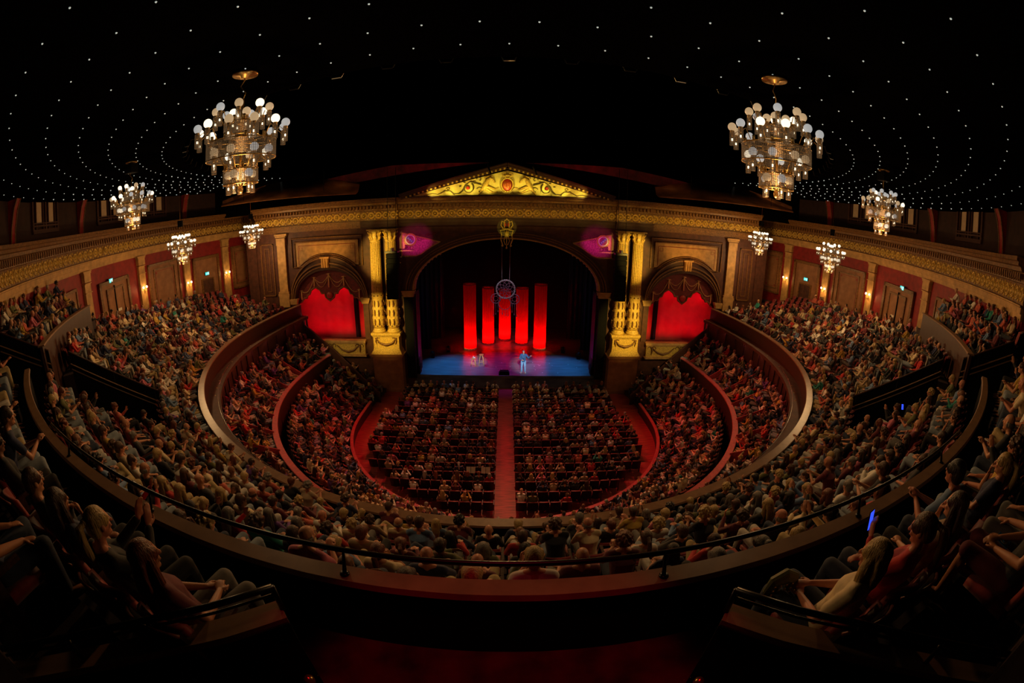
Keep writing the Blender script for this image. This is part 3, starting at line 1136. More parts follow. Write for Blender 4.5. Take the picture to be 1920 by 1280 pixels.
AX, AZS, AHW, ARISE = 0.0, 7.85, 7.05, 3.95           # proscenium opening
SX, SZS, SHW, SRISE = 13.92, 7.3, 2.95, 2.3           # side arches (mirrored)
SZ0 = 4.05
mb = MB()
xs = sorted(set([round(-20.4 + .2 * i, 3) for i in range(205)] + [AX - AHW, AX + AHW] + [q * SX + g * SHW for q in (-1, 1) for g in (-1, 1)]))
for a, b in zip(xs[:-1], xs[1:]):
    m_ = (a + b) / 2
    y0, y1 = YF, YF + .5

    def quad(z00, z01, z10, z11):
        mb.add([(a, y0, z00), (b, y0, z10), (b, y0, z11), (a, y0, z01), (a, y1, z00), (b, y1, z10), (b, y1, z11), (a, y1, z01)],
               [(0, 1, 2, 3), (7, 6, 5, 4), (0, 4, 5, 1), (3, 2, 6, 7)])
    if abs(m_) < AHW:
        quad(seg_z(a, AX, AZS, AHW, ARISE), 13.3, seg_z(b, AX, AZS, AHW, ARISE), 13.3)
    elif abs(abs(m_) - SX) < SHW:
        q = 1 if m_ > 0 else -1
        quad(seg_z(a, q * SX, SZS, SHW, SRISE), 13.3, seg_z(b, q * SX, SZS, SHW, SRISE), 13.3)
        quad(-.2, SZ0, -.2, SZ0)
    else:
        quad(-.2, 13.3, -.2, 13.3)
struct(mb.obj('wall_front', M['brownwall']))
for s, sd in ((-1, 'left'), (1, 'right')):
    mb = MB()
    mb.box((s * 20.9, YF + 2.2, 9), (1.0, 4.6, 9))
    struct(mb.obj('wall_corner_' + sd, M['brownwall']))

# proscenium arch mouldings
t = thing('proscenium_arch', 'wide brown and gilt moulded arch framing the stage', 'arch')
mb = MB()
arch_band(mb, 0, AZS, (AHW + .75, ARISE + .62), (AHW + .5, ARISE + .42), YF - .12, YF + .1, 48)
mb.obj('outer_moulding', M['darkwood'], t)
mb = MB()
arch_band(mb, 0, AZS, (AHW + .48, ARISE + .40), (AHW + .40, ARISE + .33), YF - .2, YF + .1, 48)
arch_band(mb, 0, AZS, (AHW + .28, ARISE + .22), (AHW + .22, ARISE + .17), YF - .16, YF + .1, 48)
mb.obj('gilt_bead', M['giltdark'], t)
mb = MB()
arch_band(mb, 0, AZS, (AHW + .4, ARISE + .33), (AHW + .0, ARISE + .0), YF - .1, YF + .1, 48)
mb.obj('fascia', M['darkwood'], t)
mb = MB()
arch_band(mb, 0, AZS, (AHW + .02, ARISE + .02), (AHW - .12, ARISE - .1), YF - .05, YF + .9, 48)
for k in range(3, 46):
    a = PI * k / 48
    if math.sin(a) < .75:
        mb.ball((-(AHW - .1) * math.cos(a), YF + .35, AZS + (ARISE - .1) * math.sin(a)), (.09, .2, .09), 6, 5)
mb.obj('soffit', M['ochre'], t)
for s in (-1, 1):
    mb = MB()
    mb.box((s * (AHW + .28), YF - .05, AZS - .15), (.95, .5, .16))
    mb.box((s * (AHW + .28), YF - .05, AZS - .32), (.8, .42, .2))
    mb.box((s * (AHW + .28), YF - .05, AZS + .0), (1.05, .56, .1))
    mb.obj('impost', M['ochre'], t)
    mb = MB()
    mb.box((s * (AHW + .30), YF + .02, 4.3), (.7, .35, 6.8))
    mb.obj('jamb', M['black'], t)

# magenta spandrels with the three-cross roundel
for s, sd in ((-1, 'left'), (1, 'right')):
    t = thing('painted_spandrel', 'magenta triangular spandrel with a round three-cross shield, %s of the arch' % sd, 'spandrel')
    tl, tr, bt = fw(7.5, 12.28), fw(4.7, 12.28), fw(7.55, 10.6)
    arc = []
    for k in range(9):
        f = k / 8
        x = tr[0] + (bt[0] - tr[0]) * f
        arc.append((x, max(bt[1], seg_z(x, 0, AZS, AHW + .82, ARISE + .68)) if x < AHW + .8 else bt[1]))
    pts = [(s * tl[0], tl[1])] + [(s * x, z) for x, z in arc]
    mb = MB()
    mb.prism(pts, YF - .06, YF)
    mb.obj('field', M['magenta'], t)
    mb = MB()
    mb.tube([Vector((x, YF - .07, z)) for x, z in pts + [pts[0]]], .045, 6)
    mb.obj('border', M['ochre'], t)
    cx, cz = s * 7.08, 11.72
    mb = MB()                                       # leafy scrollwork
    for (x0, z0, r0, tn, a0) in ((6.35, 11.88, .26, 1.5, 0), (5.75, 12.02, .16, 1.3, 2), (7.42, 11.15, .14, 1.3, 1), (6.95, 11.12, .2, 1.4, 4), (5.35, 12.12, .1, 1.2, 1)):
        mb.tube([Vector((s * (x0 + r0 * (1 - k / 16) * math.cos(a0 + tn * 2 * PI * k / 16)), YF - .08, z0 + r0 * (1 - k / 16) * math.sin(a0 + tn * 2 * PI * k / 16))) for k in range(15)], .02, 5)
    mb.tube([Vector((s * x, YF - .08, z)) for x, z in ((6.7, 12.05), (6.4, 11.6), (6.1, 11.75), (5.8, 12.15), (5.4, 12.0), (5.1, 12.2))], .018, 5)
    mb.obj('scrollwork', M['pelmet'], t)
    mb = MB()
    Mx = Matrix.Rotation(R(90), 3, 'X')
    mb.lathe([(.48, 0), (.48, .05), (.43, .1), (.38, .06), (.38, 0)], (cx, YF - .04, cz), 28, Mx)
    mb.obj('roundel_frame', M['gilt'], t, True)
    mb = MB()
    mb.lathe([(.39, 0), (.39, .06), (.30, .07), (.01, .07)], (cx, YF - .04, cz), 28, Mx)
    rf = mb.obj('roundel_rim', M['white'], t, True)
    mb = MB()
    mb.lathe([(.30, .0), (.30, .085), (.01, .085)], (cx, YF - .04, cz), 28, Mx)
    mb.obj('roundel_red', M['magenta'], t, True)
    mb = MB()
    Rz = Matrix.Rotation(R(s * -42), 3, 'Y')
    mb.box((cx, YF - .135, cz), (.56, .02, .19), Rz)
    mb.obj('roundel_band', M['blueen'], t)
    mb = MB()
    for k in (-1, 0, 1):
        c = Vector((cx, YF - .15, cz)) + Rz @ Vector((k * .165, 0, 0))
        for q in (45, -45):
            mb.box(c, (.15, .02, .04), Rz @ Matrix.Rotation(R(q), 3, 'Y'))
    mb.obj('three_crosses', M['white'], t)

# crown emblem hanging at the top of the arch
t = thing('crown_emblem', 'small gilt openwork crown and shield with red centre at the arch top', 'emblem')
y = YF - .42
mb = MB()
for s in (-1, 1):
    mb.tube([(s * .12, y, 12.9), (s * .36, y, 13.02), (s * .42, y, 12.72), (s * .26, y, 12.5)], .045, 6)
    mb.tube([(0, y, 13.15), (s * .16, y, 13.05), (s * .2, y, 12.75), (s * .16, y, 12.55)], .035, 6)
mb.tube([(-.34, y, 12.5), (0, y - .03, 12.44), (.34, y, 12.5)], .05, 6)
mb.ball((0, y, 13.2), .06, 8, 6)
mb.box((0, y, 13.36), (.04, .04, .2))
mb.box((0, y, 13.38), (.14, .04, .04))
mb.obj('crown', M['gilt'], t, True)
mb = MB()
mb.ball((-.13, y + .05, 12.78), (.1, .06, .18), 8, 6)
mb.ball((.13, y + .05, 12.78), (.1, .06, .18), 8, 6)
mb.obj('crown_lining', M['ruby'], t, True)
mb = MB()
for s in (-1, 1):
    mb.tube([(s * .1, y, 12.4), (s * .46, y, 12.35), (s * .36, y, 12.05), (s * .42, y, 11.7), (s * .28, y, 11.3)], .045, 6)
    mb.tube([(s * .14, y, 12.3), (s * .1, y, 11.9), (s * .2, y, 11.6), (s * .08, y, 11.3)], .03, 6)
    mb.ball((s * .3, y, 11.25), .08, 8, 6)
mb.tube([(0, y, 12.4), (0, y, 11.1)], .03, 6)
mb.ball((0, y, 12.1), (.12, .06, .2), 8, 6)
mb.ball((0, y, 11.08), .07, 8, 6)
mb.obj('shield_scrolls', M['gilt'], t, True)

# pediment ------------------------------------------------------------
t = thing('pediment', 'triangular yellow pediment with bronze scrolls and rearing horses', 'pediment')
yp = YF - .75
px0, pz0, apz = 7.1, 14.80, 16.66
mb = MB()
mb.prism([(-px0, pz0), (px0, pz0), (0, apz)], yp, yp + .4)
mb.obj('tympanum', M['creamtym'], t)
mb = MB()
for s in (-1, 1):
    d0, d1 = Vector((s * 7.6, 0, 14.93)), Vector((0, 0, 17.05))
    dr = (d1 - d0).normalized()
    nn = Vector((-dr.z * s, 0, dr.x * s))
    if nn.z < 0:
        nn = -nn
    for o0, o1, ya in ((-.26, -.12, .18), (-.12, .05, .42), (.05, .14, .62)):
        mb.loft([[p + nn * o0 + Vector((0, yp - ya, 0)), p + nn * o1 + Vector((0, yp - ya, 0)), p + nn * o1 + Vector((0, yp + .4, 0)), p + nn * o0 + Vector((0, yp + .4, 0))] for p in (d0, d1)])
mb.obj('raking_cornice', M['darkwood'], t)
mb = MB()
for s in (-1, 1):
    for k in range(24):
        p = Vector((s * (7.1 - k * .3), yp - .36, 14.93 + (.5 + k * .3) * .279 - .22))
        mb.box(p, (.12, .14, .12))
mb.obj('dentils', M['gilt'], t)
mb = MB()
mb.box((0, yp - .05, 14.84), (2 * px0 + 1.2, .6, .1))
mb.obj('base_moulding', M['darkwood'], t)
yr = yp - .05


def P2(pts, s):
    return [Vector((s * x, yr, z)) for x, z in pts]


def spiral(cx, cz, r_, a0, turns, s, n=22, d=1):
    return [Vector((s * (cx + r_ * (1 - .8 * k / n) * math.cos(a0 + d * turns * 2 * PI * k / n)), yr, cz + r_ * (1 - .8 * k / n) * math.sin(a0 + d * turns * 2 * PI * k / n))) for k in range(n + 1)]


for s in (-1, 1):
    mb = MB()
    mb.tube(P2([(5.9, 14.92), (5.3, 15.05), (4.9, 14.98), (4.4, 15.22), (4.0, 15.2), (3.75, 15.0), (3.4, 15.02), (3.1, 15.25), (2.95, 15.6), (2.6, 15.85), (2.1, 15.7), (1.8, 15.62)], s), [.02, .03, .03, .04, .04, .05, .05, .05, .05, .04, .05, .06], 6)
    mb.tube(spiral(2.75, 15.38, .42, 2.2, 1.15, s), .045, 6)
    mb.tube(spiral(4.15, 15.35, .14, 0, 1.1, s), .03, 5)
    mb.tube(spiral(1.9, 15.2, .28, .5, .9, s), .035, 6)
    mb.tube(spiral(1.95, 16.0, .2, 0, .8, s), .03, 6)
    for x, z in ((3.3, 15.55), (3.0, 15.8), (3.75, 14.98), (4.4, 15.25), (2.3, 15.85)):
        mb.ball((s * x, yr, z), (.09, .03, .05), 6, 4)
    mb.obj('scroll', M['scroll'], t, True)
    mb = MB()                                     # rearing horse: neck, head, chest, forelegs, curled tail
    mb.tube(P2([(1.65, 15.35), (1.5, 15.62), (1.38, 15.95), (1.2, 16.12), (1.0, 16.02), (.9, 15.8)], s), [.16, .18, .15, .12, .09, .06], 8, ends=True)
    mb.tube(P2([(1.55, 15.5), (1.15, 15.42), (.85, 15.3), (.62, 15.42)], s), [.16, .09, .06, .04], 8, ends=True)
    mb.tube(P2([(1.6, 15.4), (1.3, 15.2), (1.0, 15.05), (.75, 15.1)], s), [.13, .09, .07, .05], 8, ends=True)
    mb.tube(P2([(1.65, 15.4), (1.85, 15.15), (2.0, 14.95)], s), [.14, .08, .05], 8, ends=True)
    mb.tube(P2([(1.5, 15.95), (1.6, 16.1), (1.35, 16.25), (1.15, 16.25)], s), [.05, .06, .05, .03], 6, ends=True)
    mb.ball((s * 1.08, yr - .02, 16.2), (.04, .03, .07), 6, 5)
    mb.obj('horse_relief', M['gilt'], t, True)
    mb = MB()
    mb.ball((s * 2.75, yr - .02, 15.4), (.14, .05, .13), 8, 6)
    mb.obj('ruby_boss', M['ruby'], t, True)
mb = MB()
mb.tube([(.42 * math.cos(a), yr - .06, 15.62 + .5 * math.sin(a)) for a in [2 * PI * k / 20 for k in range(20)]], .06, 6, close=True)
for s in (-1, 1):
    mb.tube([(s * .1, yr - .05, 16.15), (s * .36, yr - .05, 16.3), (s * .3, yr - .05, 16.45), (s * .1, yr - .05, 16.5)], .05, 6)
    mb.tube([(s * .3, yr - .05, 15.1), (s * .5, yr - .05, 15.0), (s * .3, yr - .05, 14.95), (0, yr - .05, 15.0)], .05, 6)
mb.ball((0, yr - .08, 16.3), (.16, .08, .1), 8, 6)
mb.obj('cartouche', M['gilt'], t, True)
mb = MB()
mb.ball((0, yr - .05, 15.62), (.34, .08, .42), 12, 8)
mb.obj('cartouche_field', M['ruby'], t, True)
mb = MB()
for k in range(5):
    mb.tube([(-.2 + .1 * k, yr - .13, 15.4), (-.24 + .12 * k, yr - .14, 15.62), (-.2 + .1 * k, yr - .13, 15.85)], .018, 5)
mb.obj('monogram', M['gilt'], t, True)

# twin columns on garlanded pedestals ---------------------------------
for s, sd in ((-1, 'left'), (1, 'right')):
    t = thing('column_pedestal', 'large garlanded pedestal on a brown block under the %s pair of columns' % sd, 'pedestal', loc=(s * 9.1, YF - .42, 0))
    mb = MB()
    mb.box((0, .05, 1.45), (2.35, .95, 2.9))
    mb.obj('plinth', M['panelwall'], t)
    mb = MB()
    mb.box((0, 0, .12), (2.55, 1.1, .24))
    mb.box((0, 0, 2.95), (2.5, 1.1, .16))
    mb.box((0, 0, 3.07), (2.7, 1.2, .1))
    mb.obj('plinth_moulding', M['panelwall'], t)
    mb = MB()
    mb.loft([[Vector((x * w_, y_ * d_, z)) for x, y_ in ((-1, -1), (1, -1), (1, 1), (-1, 1))] for w_, d_, z in ((1.22, .56, 3.12), (1.18, .52, 3.25), (1.04, .46, 3.5), (1.02, .44, 3.7), (1.02, .44, 4.45), (1.1, .5, 4.55), (1.16, .56, 4.65), (1.16, .56, 4.8))])
    mb.obj('dado', M['gilt'], t)
    mb = MB()
    for q in (-1, 1):
        mb.tube([(q * .78, -.47, 4.38), (q * .82, -.5, 4.15), (q * .75, -.5, 3.9)], [.06, .05, .02], 6)
        mb.ball((q * .78, -.48, 4.36), (.12, .06, .08), 8, 5)
        mb.tube([(q * .5, -.48, 4.4), (q * .68, -.48, 4.44), (q * .78, -.48, 4.36)], .03, 6)
    mb.tube([(-.78, -.47, 4.34), (-.5, -.52, 4.02), (0, -.54, 3.88), (.5, -.52, 4.02), (.78, -.47, 4.34)], [.04, .075, .1, .075, .04], 8)
    for k in range(9):
        x = -.6 + .15 * k
        mb.ball((x, -.58, 3.88 + .3 * (x / .7) ** 2), .06, 6, 5)
    mb.obj('garland', M['giltdark'], t, True)
    for k, x in enumerate((-.58, .58)):
        inner = (x * s) < 0
        t = thing('fluted_column', 'gilded fluted column with leafy capital, %s one of the %s pair' % ('inner' if inner else 'outer', sd), 'column', 'gilded columns beside the stage', loc=(s * 9.1 + x, YF - .45, 0))
        mb = MB()
        mb.lathe([(.50, 4.80), (.52, 4.9), (.48, 4.98), (.42, 5.02), (.44, 5.08), (.40, 5.14)], seg=24)
        mb.obj('base', M['gilt'], t, True)
        mb = MB()
        mb.lathe([(.40, 5.14), (.47, 5.3), (.50, 5.6), (.46, 6.4), (.42, 7.3), (.44, 7.45), (.46, 7.55), (.46, 7.8), (.43, 7.84)], seg=24)
        mb.obj('carved_drum', M['gilt'], t, True)
        mb = MB()                                  # acanthus carving of the drum
        for j in range(10):
            a = 2 * PI * j / 10
            for z0, rr in ((5.4, .50), (6.1, .48), (6.8, .45)):
                c = Vector((math.cos(a) * rr, math.sin(a) * rr, z0))
                mb.tube([c, c + Vector((math.cos(a + .3) * .05, math.sin(a + .3) * .05, .25)), c + Vector((0, 0, .45)), c + Vector((math.cos(a) * .07, math.sin(a) * .07, .5))], [.03, .06, .05, .02], 5)
                mb.ball(c + Vector((math.cos(a) * .03, math.sin(a) * .03, .12)), .06, 6, 5)
            mb.ball((math.cos(a) * .46, math.sin(a) * .46, 7.66), .06, 6, 5)
            mb.ball((math.cos(a + .3) * .49, math.sin(a + .3) * .49, 5.35), .055, 6, 5)
        mb.obj('drum_carving', M['giltdark'], t, True)
        mb = MB()
        mb.lathe([(.41, 7.84), (.40, 9.5), (.375, 11.7)], seg=40, flute=1)
        for v in range(len(mb.v)):
            pass
        mb.obj('shaft', M['gilt'], t)
        mb = MB()                                  # flutes stand proud as thin reeds
        for j in range(20):
            a = 2 * PI * j / 20
            mb.tube([(math.cos(a) * .405, math.sin(a) * .405, 7.9), (math.cos(a) * .375, math.sin(a) * .375, 11.65)], .028, 6)
        mb.obj('fluting', M['gilt'], t, True)
        mb = MB()
        mb.lathe([(.37, 11.68), (.43, 11.72), (.37, 11.78), (.36, 12.0), (.42, 12.35), (.5, 12.5)], seg=20)
        for j in range(8):
            a = 2 * PI * (j + .5) / 8
            ca, sa = math.cos(a), math.sin(a)
            mb.tube([(ca * .36, sa * .36, 11.8), (ca * .42, sa * .42, 12.0), (ca * .52, sa * .52, 12.08)], [.05, .08, .03], 5)
            mb.tube([(ca * .38, sa * .38, 12.05), (ca * .46, sa * .46, 12.3), (ca * .58, sa * .58, 12.4), (ca * .54, sa * .54, 12.3)], [.05, .06, .05, .03], 5)
        mb.box((0, 0, 12.56), (1.05, 1.0, .1))
        mb.obj('capital', M['gilt'], t, True)
    # line array hung in front of the inner column
    t = thing('line_array', 'black hanging line-array loudspeaker in front of the %s gilded columns' % sd, 'loudspeaker', loc=(s * 8.05, YF - 1.7, 0))
    mb = MB()
    mb.box((0, 0, 11.0), (.9, .6, .12))
    mb.box((0, -.1, 11.15), (.15, .5, .25))
    mb.obj('bumper', M['blackmetal'], t)
    for k in range(9):
        mb = MB()
        Mt = Matrix.Rotation(R(-2 + k * 1.5), 3, 'X')
        mb.box((0, -.02 * k, 10.72 - .36 * k), (.86, .5, .33), Mt)
        for i in range(5):
            mb.box((0, -.02 * k - .26, 10.83 - .36 * k - .055 * i), (.8, .02, .015), Mt)
        mb.obj('cabinet', M['black'], t)
    mb = MB()
    for x in (-.3, .3):
        mb.tube([(x, 0, 11.1), (x, 0, 17)], .02, 6)
    mb.obj('chain', M['blackmetal'], t)

# side arches -----------------------------------------------------------
for s, sd in ((-1, 'left'), (1, 'right')):
    cx = s * SX
    t = thing('side_arch', 'brown and gilt moulded arch with scrolled keystone over the %s red curtain' % sd, 'arch')
    mb = MB()
    arch_band(mb, cx, SZS, (SHW + .42, SRISE + 1.08), (SHW + .33, SRISE + .95), YF - .22, YF + .1)
    arch_band(mb, cx, SZS, (SHW + .3, SRISE + .62), (SHW + .2, SRISE + .50), YF - .2, YF + .1)
    arch_band(mb, cx, SZS, (SHW + .14, SRISE + .35), (SHW + .07, SRISE + .24), YF - .15, YF + .1)
    mb.obj('gilt_bead', M['giltdark'], t)
    mb = MB()
    arch_band(mb, cx, SZS, (SHW + .34, SRISE + .96), (SHW + .0, SRISE + .0), YF - .08, YF + .1)
    mb.obj('archivolt', M['darkwood'], t)
    mb = MB()
    mb.box((cx, YF - .2, SZS + SRISE + .62), (.62, .4, .75))
    for x in (-.2, 0, .2):
        mb.tube([(cx + x, YF - .42, SZS + SRISE + .25), (cx + x, YF - .46, SZS + SRISE + .6), (cx + x, YF - .42, SZS + SRISE + .95)], .08, 6)
    mb.box((cx, YF - .24, SZS + SRISE + 1.02), (.8, .45, .12))
    mb.obj('keystone', M['ochre'], t)
    for q in (-1, 1):
        mb = MB()
        mb.box((cx + q * (SHW + .2), YF - .12, SZS - .1), (.7, .36, .14))
        mb.box((cx + q * (SHW + .2), YF - .12, SZS + .03), (.82, .42, .12))
        mb.box((cx + q * (SHW + .2), YF - .12, SZS - .26), (.6, .3, .18))
        mb.obj('impost', M['ochre'], t)
        mb = MB()
        mb.box((cx + q * (SHW + .2), YF - .05, (SZS - .3 + SZ0) / 2), (.44, .2, SZS - .3 - SZ0))
        mb.obj('jamb', M['brownwall'], t)
    # painted panel above
    t = thing('wall_panel', 'amber framed panel above the %s side arch' % sd, 'wall panel')
    x0, x1, z0, z1 = cx - 3.05, cx + 3.05, 9.9, 12.2

    def arcz(x, g):
        return max(z0, seg_z(x, cx, SZS, SHW + .46 + g, SRISE + 1.14 + g))
    mb = MB()
    n_ = 30
    rings = []
    for k in range(n_ + 1):
        x = x0 + .3 + (x1 - x0 - .6) * k / n_
        a_ = arcz(x, .15)
        rings.append([Vector((x, YF - .03, a_)), Vector((x, YF - .03, z1 - .3)), Vector((x, YF, z1 - .3)), Vector((x, YF, a_))])
    mb.loft(rings)
    mb.obj('field', M['ochre'], t)
    mb = MB()
    for g, ins in ((0, 0), (.15, .3)):
        pth = [(x0 + ins, arcz(x0 + ins, g)), (x0 + ins, z1 - ins), (x1 - ins, z1 - ins), (x1 - ins, arcz(x1 - ins, g))] + [(x1 - ins - (x1 - x0 - 2 * ins) * k / 20, arcz(x1 - ins - (x1 - x0 - 2 * ins) * k / 20, g)) for k in range(1, 20)]
        mb.tube([Vector((x, YF - .06, z)) for x, z in pth], .07, 6, close=True)
    mb.obj('moulding', M['giltdark'], t, True)
    mb = MB()
    pth = [(x0 + .6, arcz(x0 + .6, .3)), (x0 + .6, z1 - .6), (x1 - .6, z1 - .6), (x1 - .6, arcz(x1 - .6, .3))]
    for a, b in ((0, 1), (1, 2), (2, 3)):
        mb.tube([Vector((pth[a][0], YF - .04, pth[a][1])), Vector((pth[b][0], YF - .04, pth[b][1]))], .018, 5)
    for x in (x0 + .85, x1 - .85):
        mb.tube([Vector((x + .12 * dx, YF - .04, z1 - .85 + .12 * dz)) for dx, dz in ((-1, -1), (-1, 1), (1, 1), (1, -1), (-1, -1))], .015, 5)
    mb.obj('painted_line', M['redwall'], t)
    # house curtain
    mb = MB()
    n_ = 60
    rings = []
    for k in range(n_ + 1):
        x = cx - SHW - .7 + (2 * SHW + 1.4) * k / n_
        yy = YF + 1.45 + .02 * math.sin(k * .9)
        rings.append([Vector((x, yy, SZ0 - .3)), Vector((x, yy, SZS + SRISE + .6)), Vector((x, yy + .05, SZS + SRISE + .6)), Vector((x, yy + .05, SZ0 - .3))])
    mb.loft(rings)
    tag(mb.obj('house_curtain', M['curtain'], None, True), 'bright red curtain filling the %s side arch' % sd, 'curtain')
    t = thing('scalloped_pelmet', 'dark red scalloped pelmet with corded tassels in the %s side arch' % sd, 'pelmet')
    low = [(-2.95, 6.9), (-2.6, 7.05), (-2.35, 7.35), (-2.1, 7.35), (-2.0, 7.6), (-1.8, 7.65), (-1.65, 8.0), (-1.25, 8.22), (-.85, 8.0), (-.7, 7.7), (-.45, 7.7), (-.38, 7.4), (0, 7.1)]
    low = low + [(-x, z) for x, z in low[-2::-1]]
    pts = [(cx + x, z) for x, z in low] + [(cx + x_, z_) for x_, z_ in [(SHW * math.cos(a), SZS + SRISE * math.sin(a) + .02) for a in [PI * k / 16 for k in range(17)]]]
    mb = MB()
    mb.prism(pts, YF + .28, YF + .36)
    mb.obj('cloth', M['pelmet'], t)
    mb = MB()
    mb.tube([Vector((cx + x, YF + .26, z)) for x, z in low], .075, 8)
    mb.obj('braid', M['giltdark'], t, True)
    mb = MB()
    mb.ball((cx, YF + .24, 7.55), (.3, .1, .28), 12, 8)
    mb.obj('boss', M['ruby'], t, True)
    tas = [(-2.55, 7.9), (-1.3, 8.95), (0, 9.2), (1.3, 8.95), (2.55, 7.9)]
    mb = MB()
    for (xa, za), (xb, zb) in zip(tas[:-1], tas[1:]):
        mb.tube([Vector((cx + xa + (xb - xa) * f, YF + .24, za + (zb - za) * f - .5 * math.sin(PI * f))) for f in [k / 8 for k in range(9)]], .022, 6)
    for (xa, za), (xb, zb) in zip(tas[1:-2], tas[2:-1]):
        mb.tube([Vector((cx + xa + (xb - xa) * f, YF + .23, za + (zb - za) * f - .85 * math.sin(PI * f))) for f in [k / 8 for k in range(9)]], .018, 6)
    mb.obj('cord', M['tassel'], t, True)
    for x, z in tas:
        mb = MB()
        ln = 1.0 if x == 0 else .65
        mb.tube([(cx + x, YF + .22, z), (cx + x, YF + .22, z - ln * .3), (cx + x, YF + .22, z - ln)], [.03, .05, .07], 8)
        mb.ball((cx + x, YF + .22, z), .07, 8, 6)
        mb.tube([(cx + x - .18, YF + .22, z + .05), (cx + x, YF + .22, z + .1), (cx + x + .18, YF + .22, z + .05)], .025, 6)
        mb.obj('tassel', M['tassel'], t, True)
    # box front with swag below the curtain
    t = thing('box_front', 'ochre balcony front with carved swags below the %s red curtain' % sd, 'box front')
    mb = MB()
    mb.box((cx, YF - .22, 3.97), (6.0, .6, .16))
    mb.box((cx, YF - .18, 3.84), (5.85, .5, .12))
    mb.obj('ledge', M['ochre'], t)
    mb = MB()
    mb.box((cx, YF - .12, 3.3), (5.7, .3, 1.0))
    mb.obj('front', M['gilt'], t)
    mb = MB()
    mb.box((cx, YF - .2, 2.78), (5.9, .46, .14))
    mb.obj('base_moulding', M['ochre'], t)
    mb = MB()
    for q in (-1.4, 1.4):
        mb.tube([(cx + q - .95, YF - .3, 3.6), (cx + q - .5, YF - .34, 3.22), (cx + q, YF - .36, 3.08), (cx + q + .5, YF - .34, 3.22), (cx + q + .95, YF - .3, 3.6)], [.04, .07, .1, .07, .04], 8)
    for q in (-2.4, 0, 2.4):
        mb.tube([(cx + q, YF - .3, 3.65), (cx + q + .05, YF - .33, 3.35), (cx + q, YF - .3, 3.02)], [.1, .07, .02], 6)
        for g in (-1, 1):
            mb.tube([(cx + q, YF - .3, 3.6), (cx + q + g * .2, YF - .3, 3.72), (cx + q + g * .35, YF - .3, 3.6), (cx + q + g * .3, YF - .3, 3.45)], [.05, .05, .04, .02], 6)
    mb.obj('swag', M['giltdark'], t, True)
    # pilaster and narrow panel outside the arch
    t = thing('wall_pilaster', 'tan pilaster on the stage wall, outside the %s side arch' % sd, 'pilaster', loc=(s * 17.87, YF, 0))
    mb = MB()
    mb.box((0, -.12, 9.9), (.78, .24, 3.9))
    mb.obj('shaft', M['ochre'], t)
    mb = MB()
    for z, w_, h in ((11.8, .86, .06), (12.1, .84, .5), (12.45, 1.0, .1), (12.6, 1.15, .16)):
        mb.box((0, -.15, z), (w_, .3, h))
    mb.obj('capital', M['ochre'], t)
    mb = MB()
    for z, w_, h in ((7.95, .95, .16), (7.75, 1.05, .2), (7.2, .95, .9)):
        mb.box((0, -.16, z), (w_, .34, h))
    mb.obj('base', M['ochre'], t)
    t = thing('wall_panel', 'tall narrow gilt-framed panel beside the outermost %s stage-wall pilaster' % sd, 'wall panel', loc=(s * 19.35, YF, 0))
    for nm, w_, h, th, mm in (('outer_moulding', 1.25, 4.3, .1, M['giltdark']), ('inner_moulding', .5, 3.6, .07, M['giltdark'])):
        mb = MB()
        for x in (-1, 1):
            mb.box((x * (w_ / 2 - th / 2), -.05, 9.8), (th, .1, h))
        for z in (-1, 1):
            mb.box((0, -.05, 9.8 + z * (h / 2 - th / 2)), (w_, .1, th))
        mb.obj(nm, mm, t)
    mb = MB()
    mb.box((0, -.02, 9.8), (1.1, .04, 4.1))
    mb.obj('board', M['brownwall'], t)

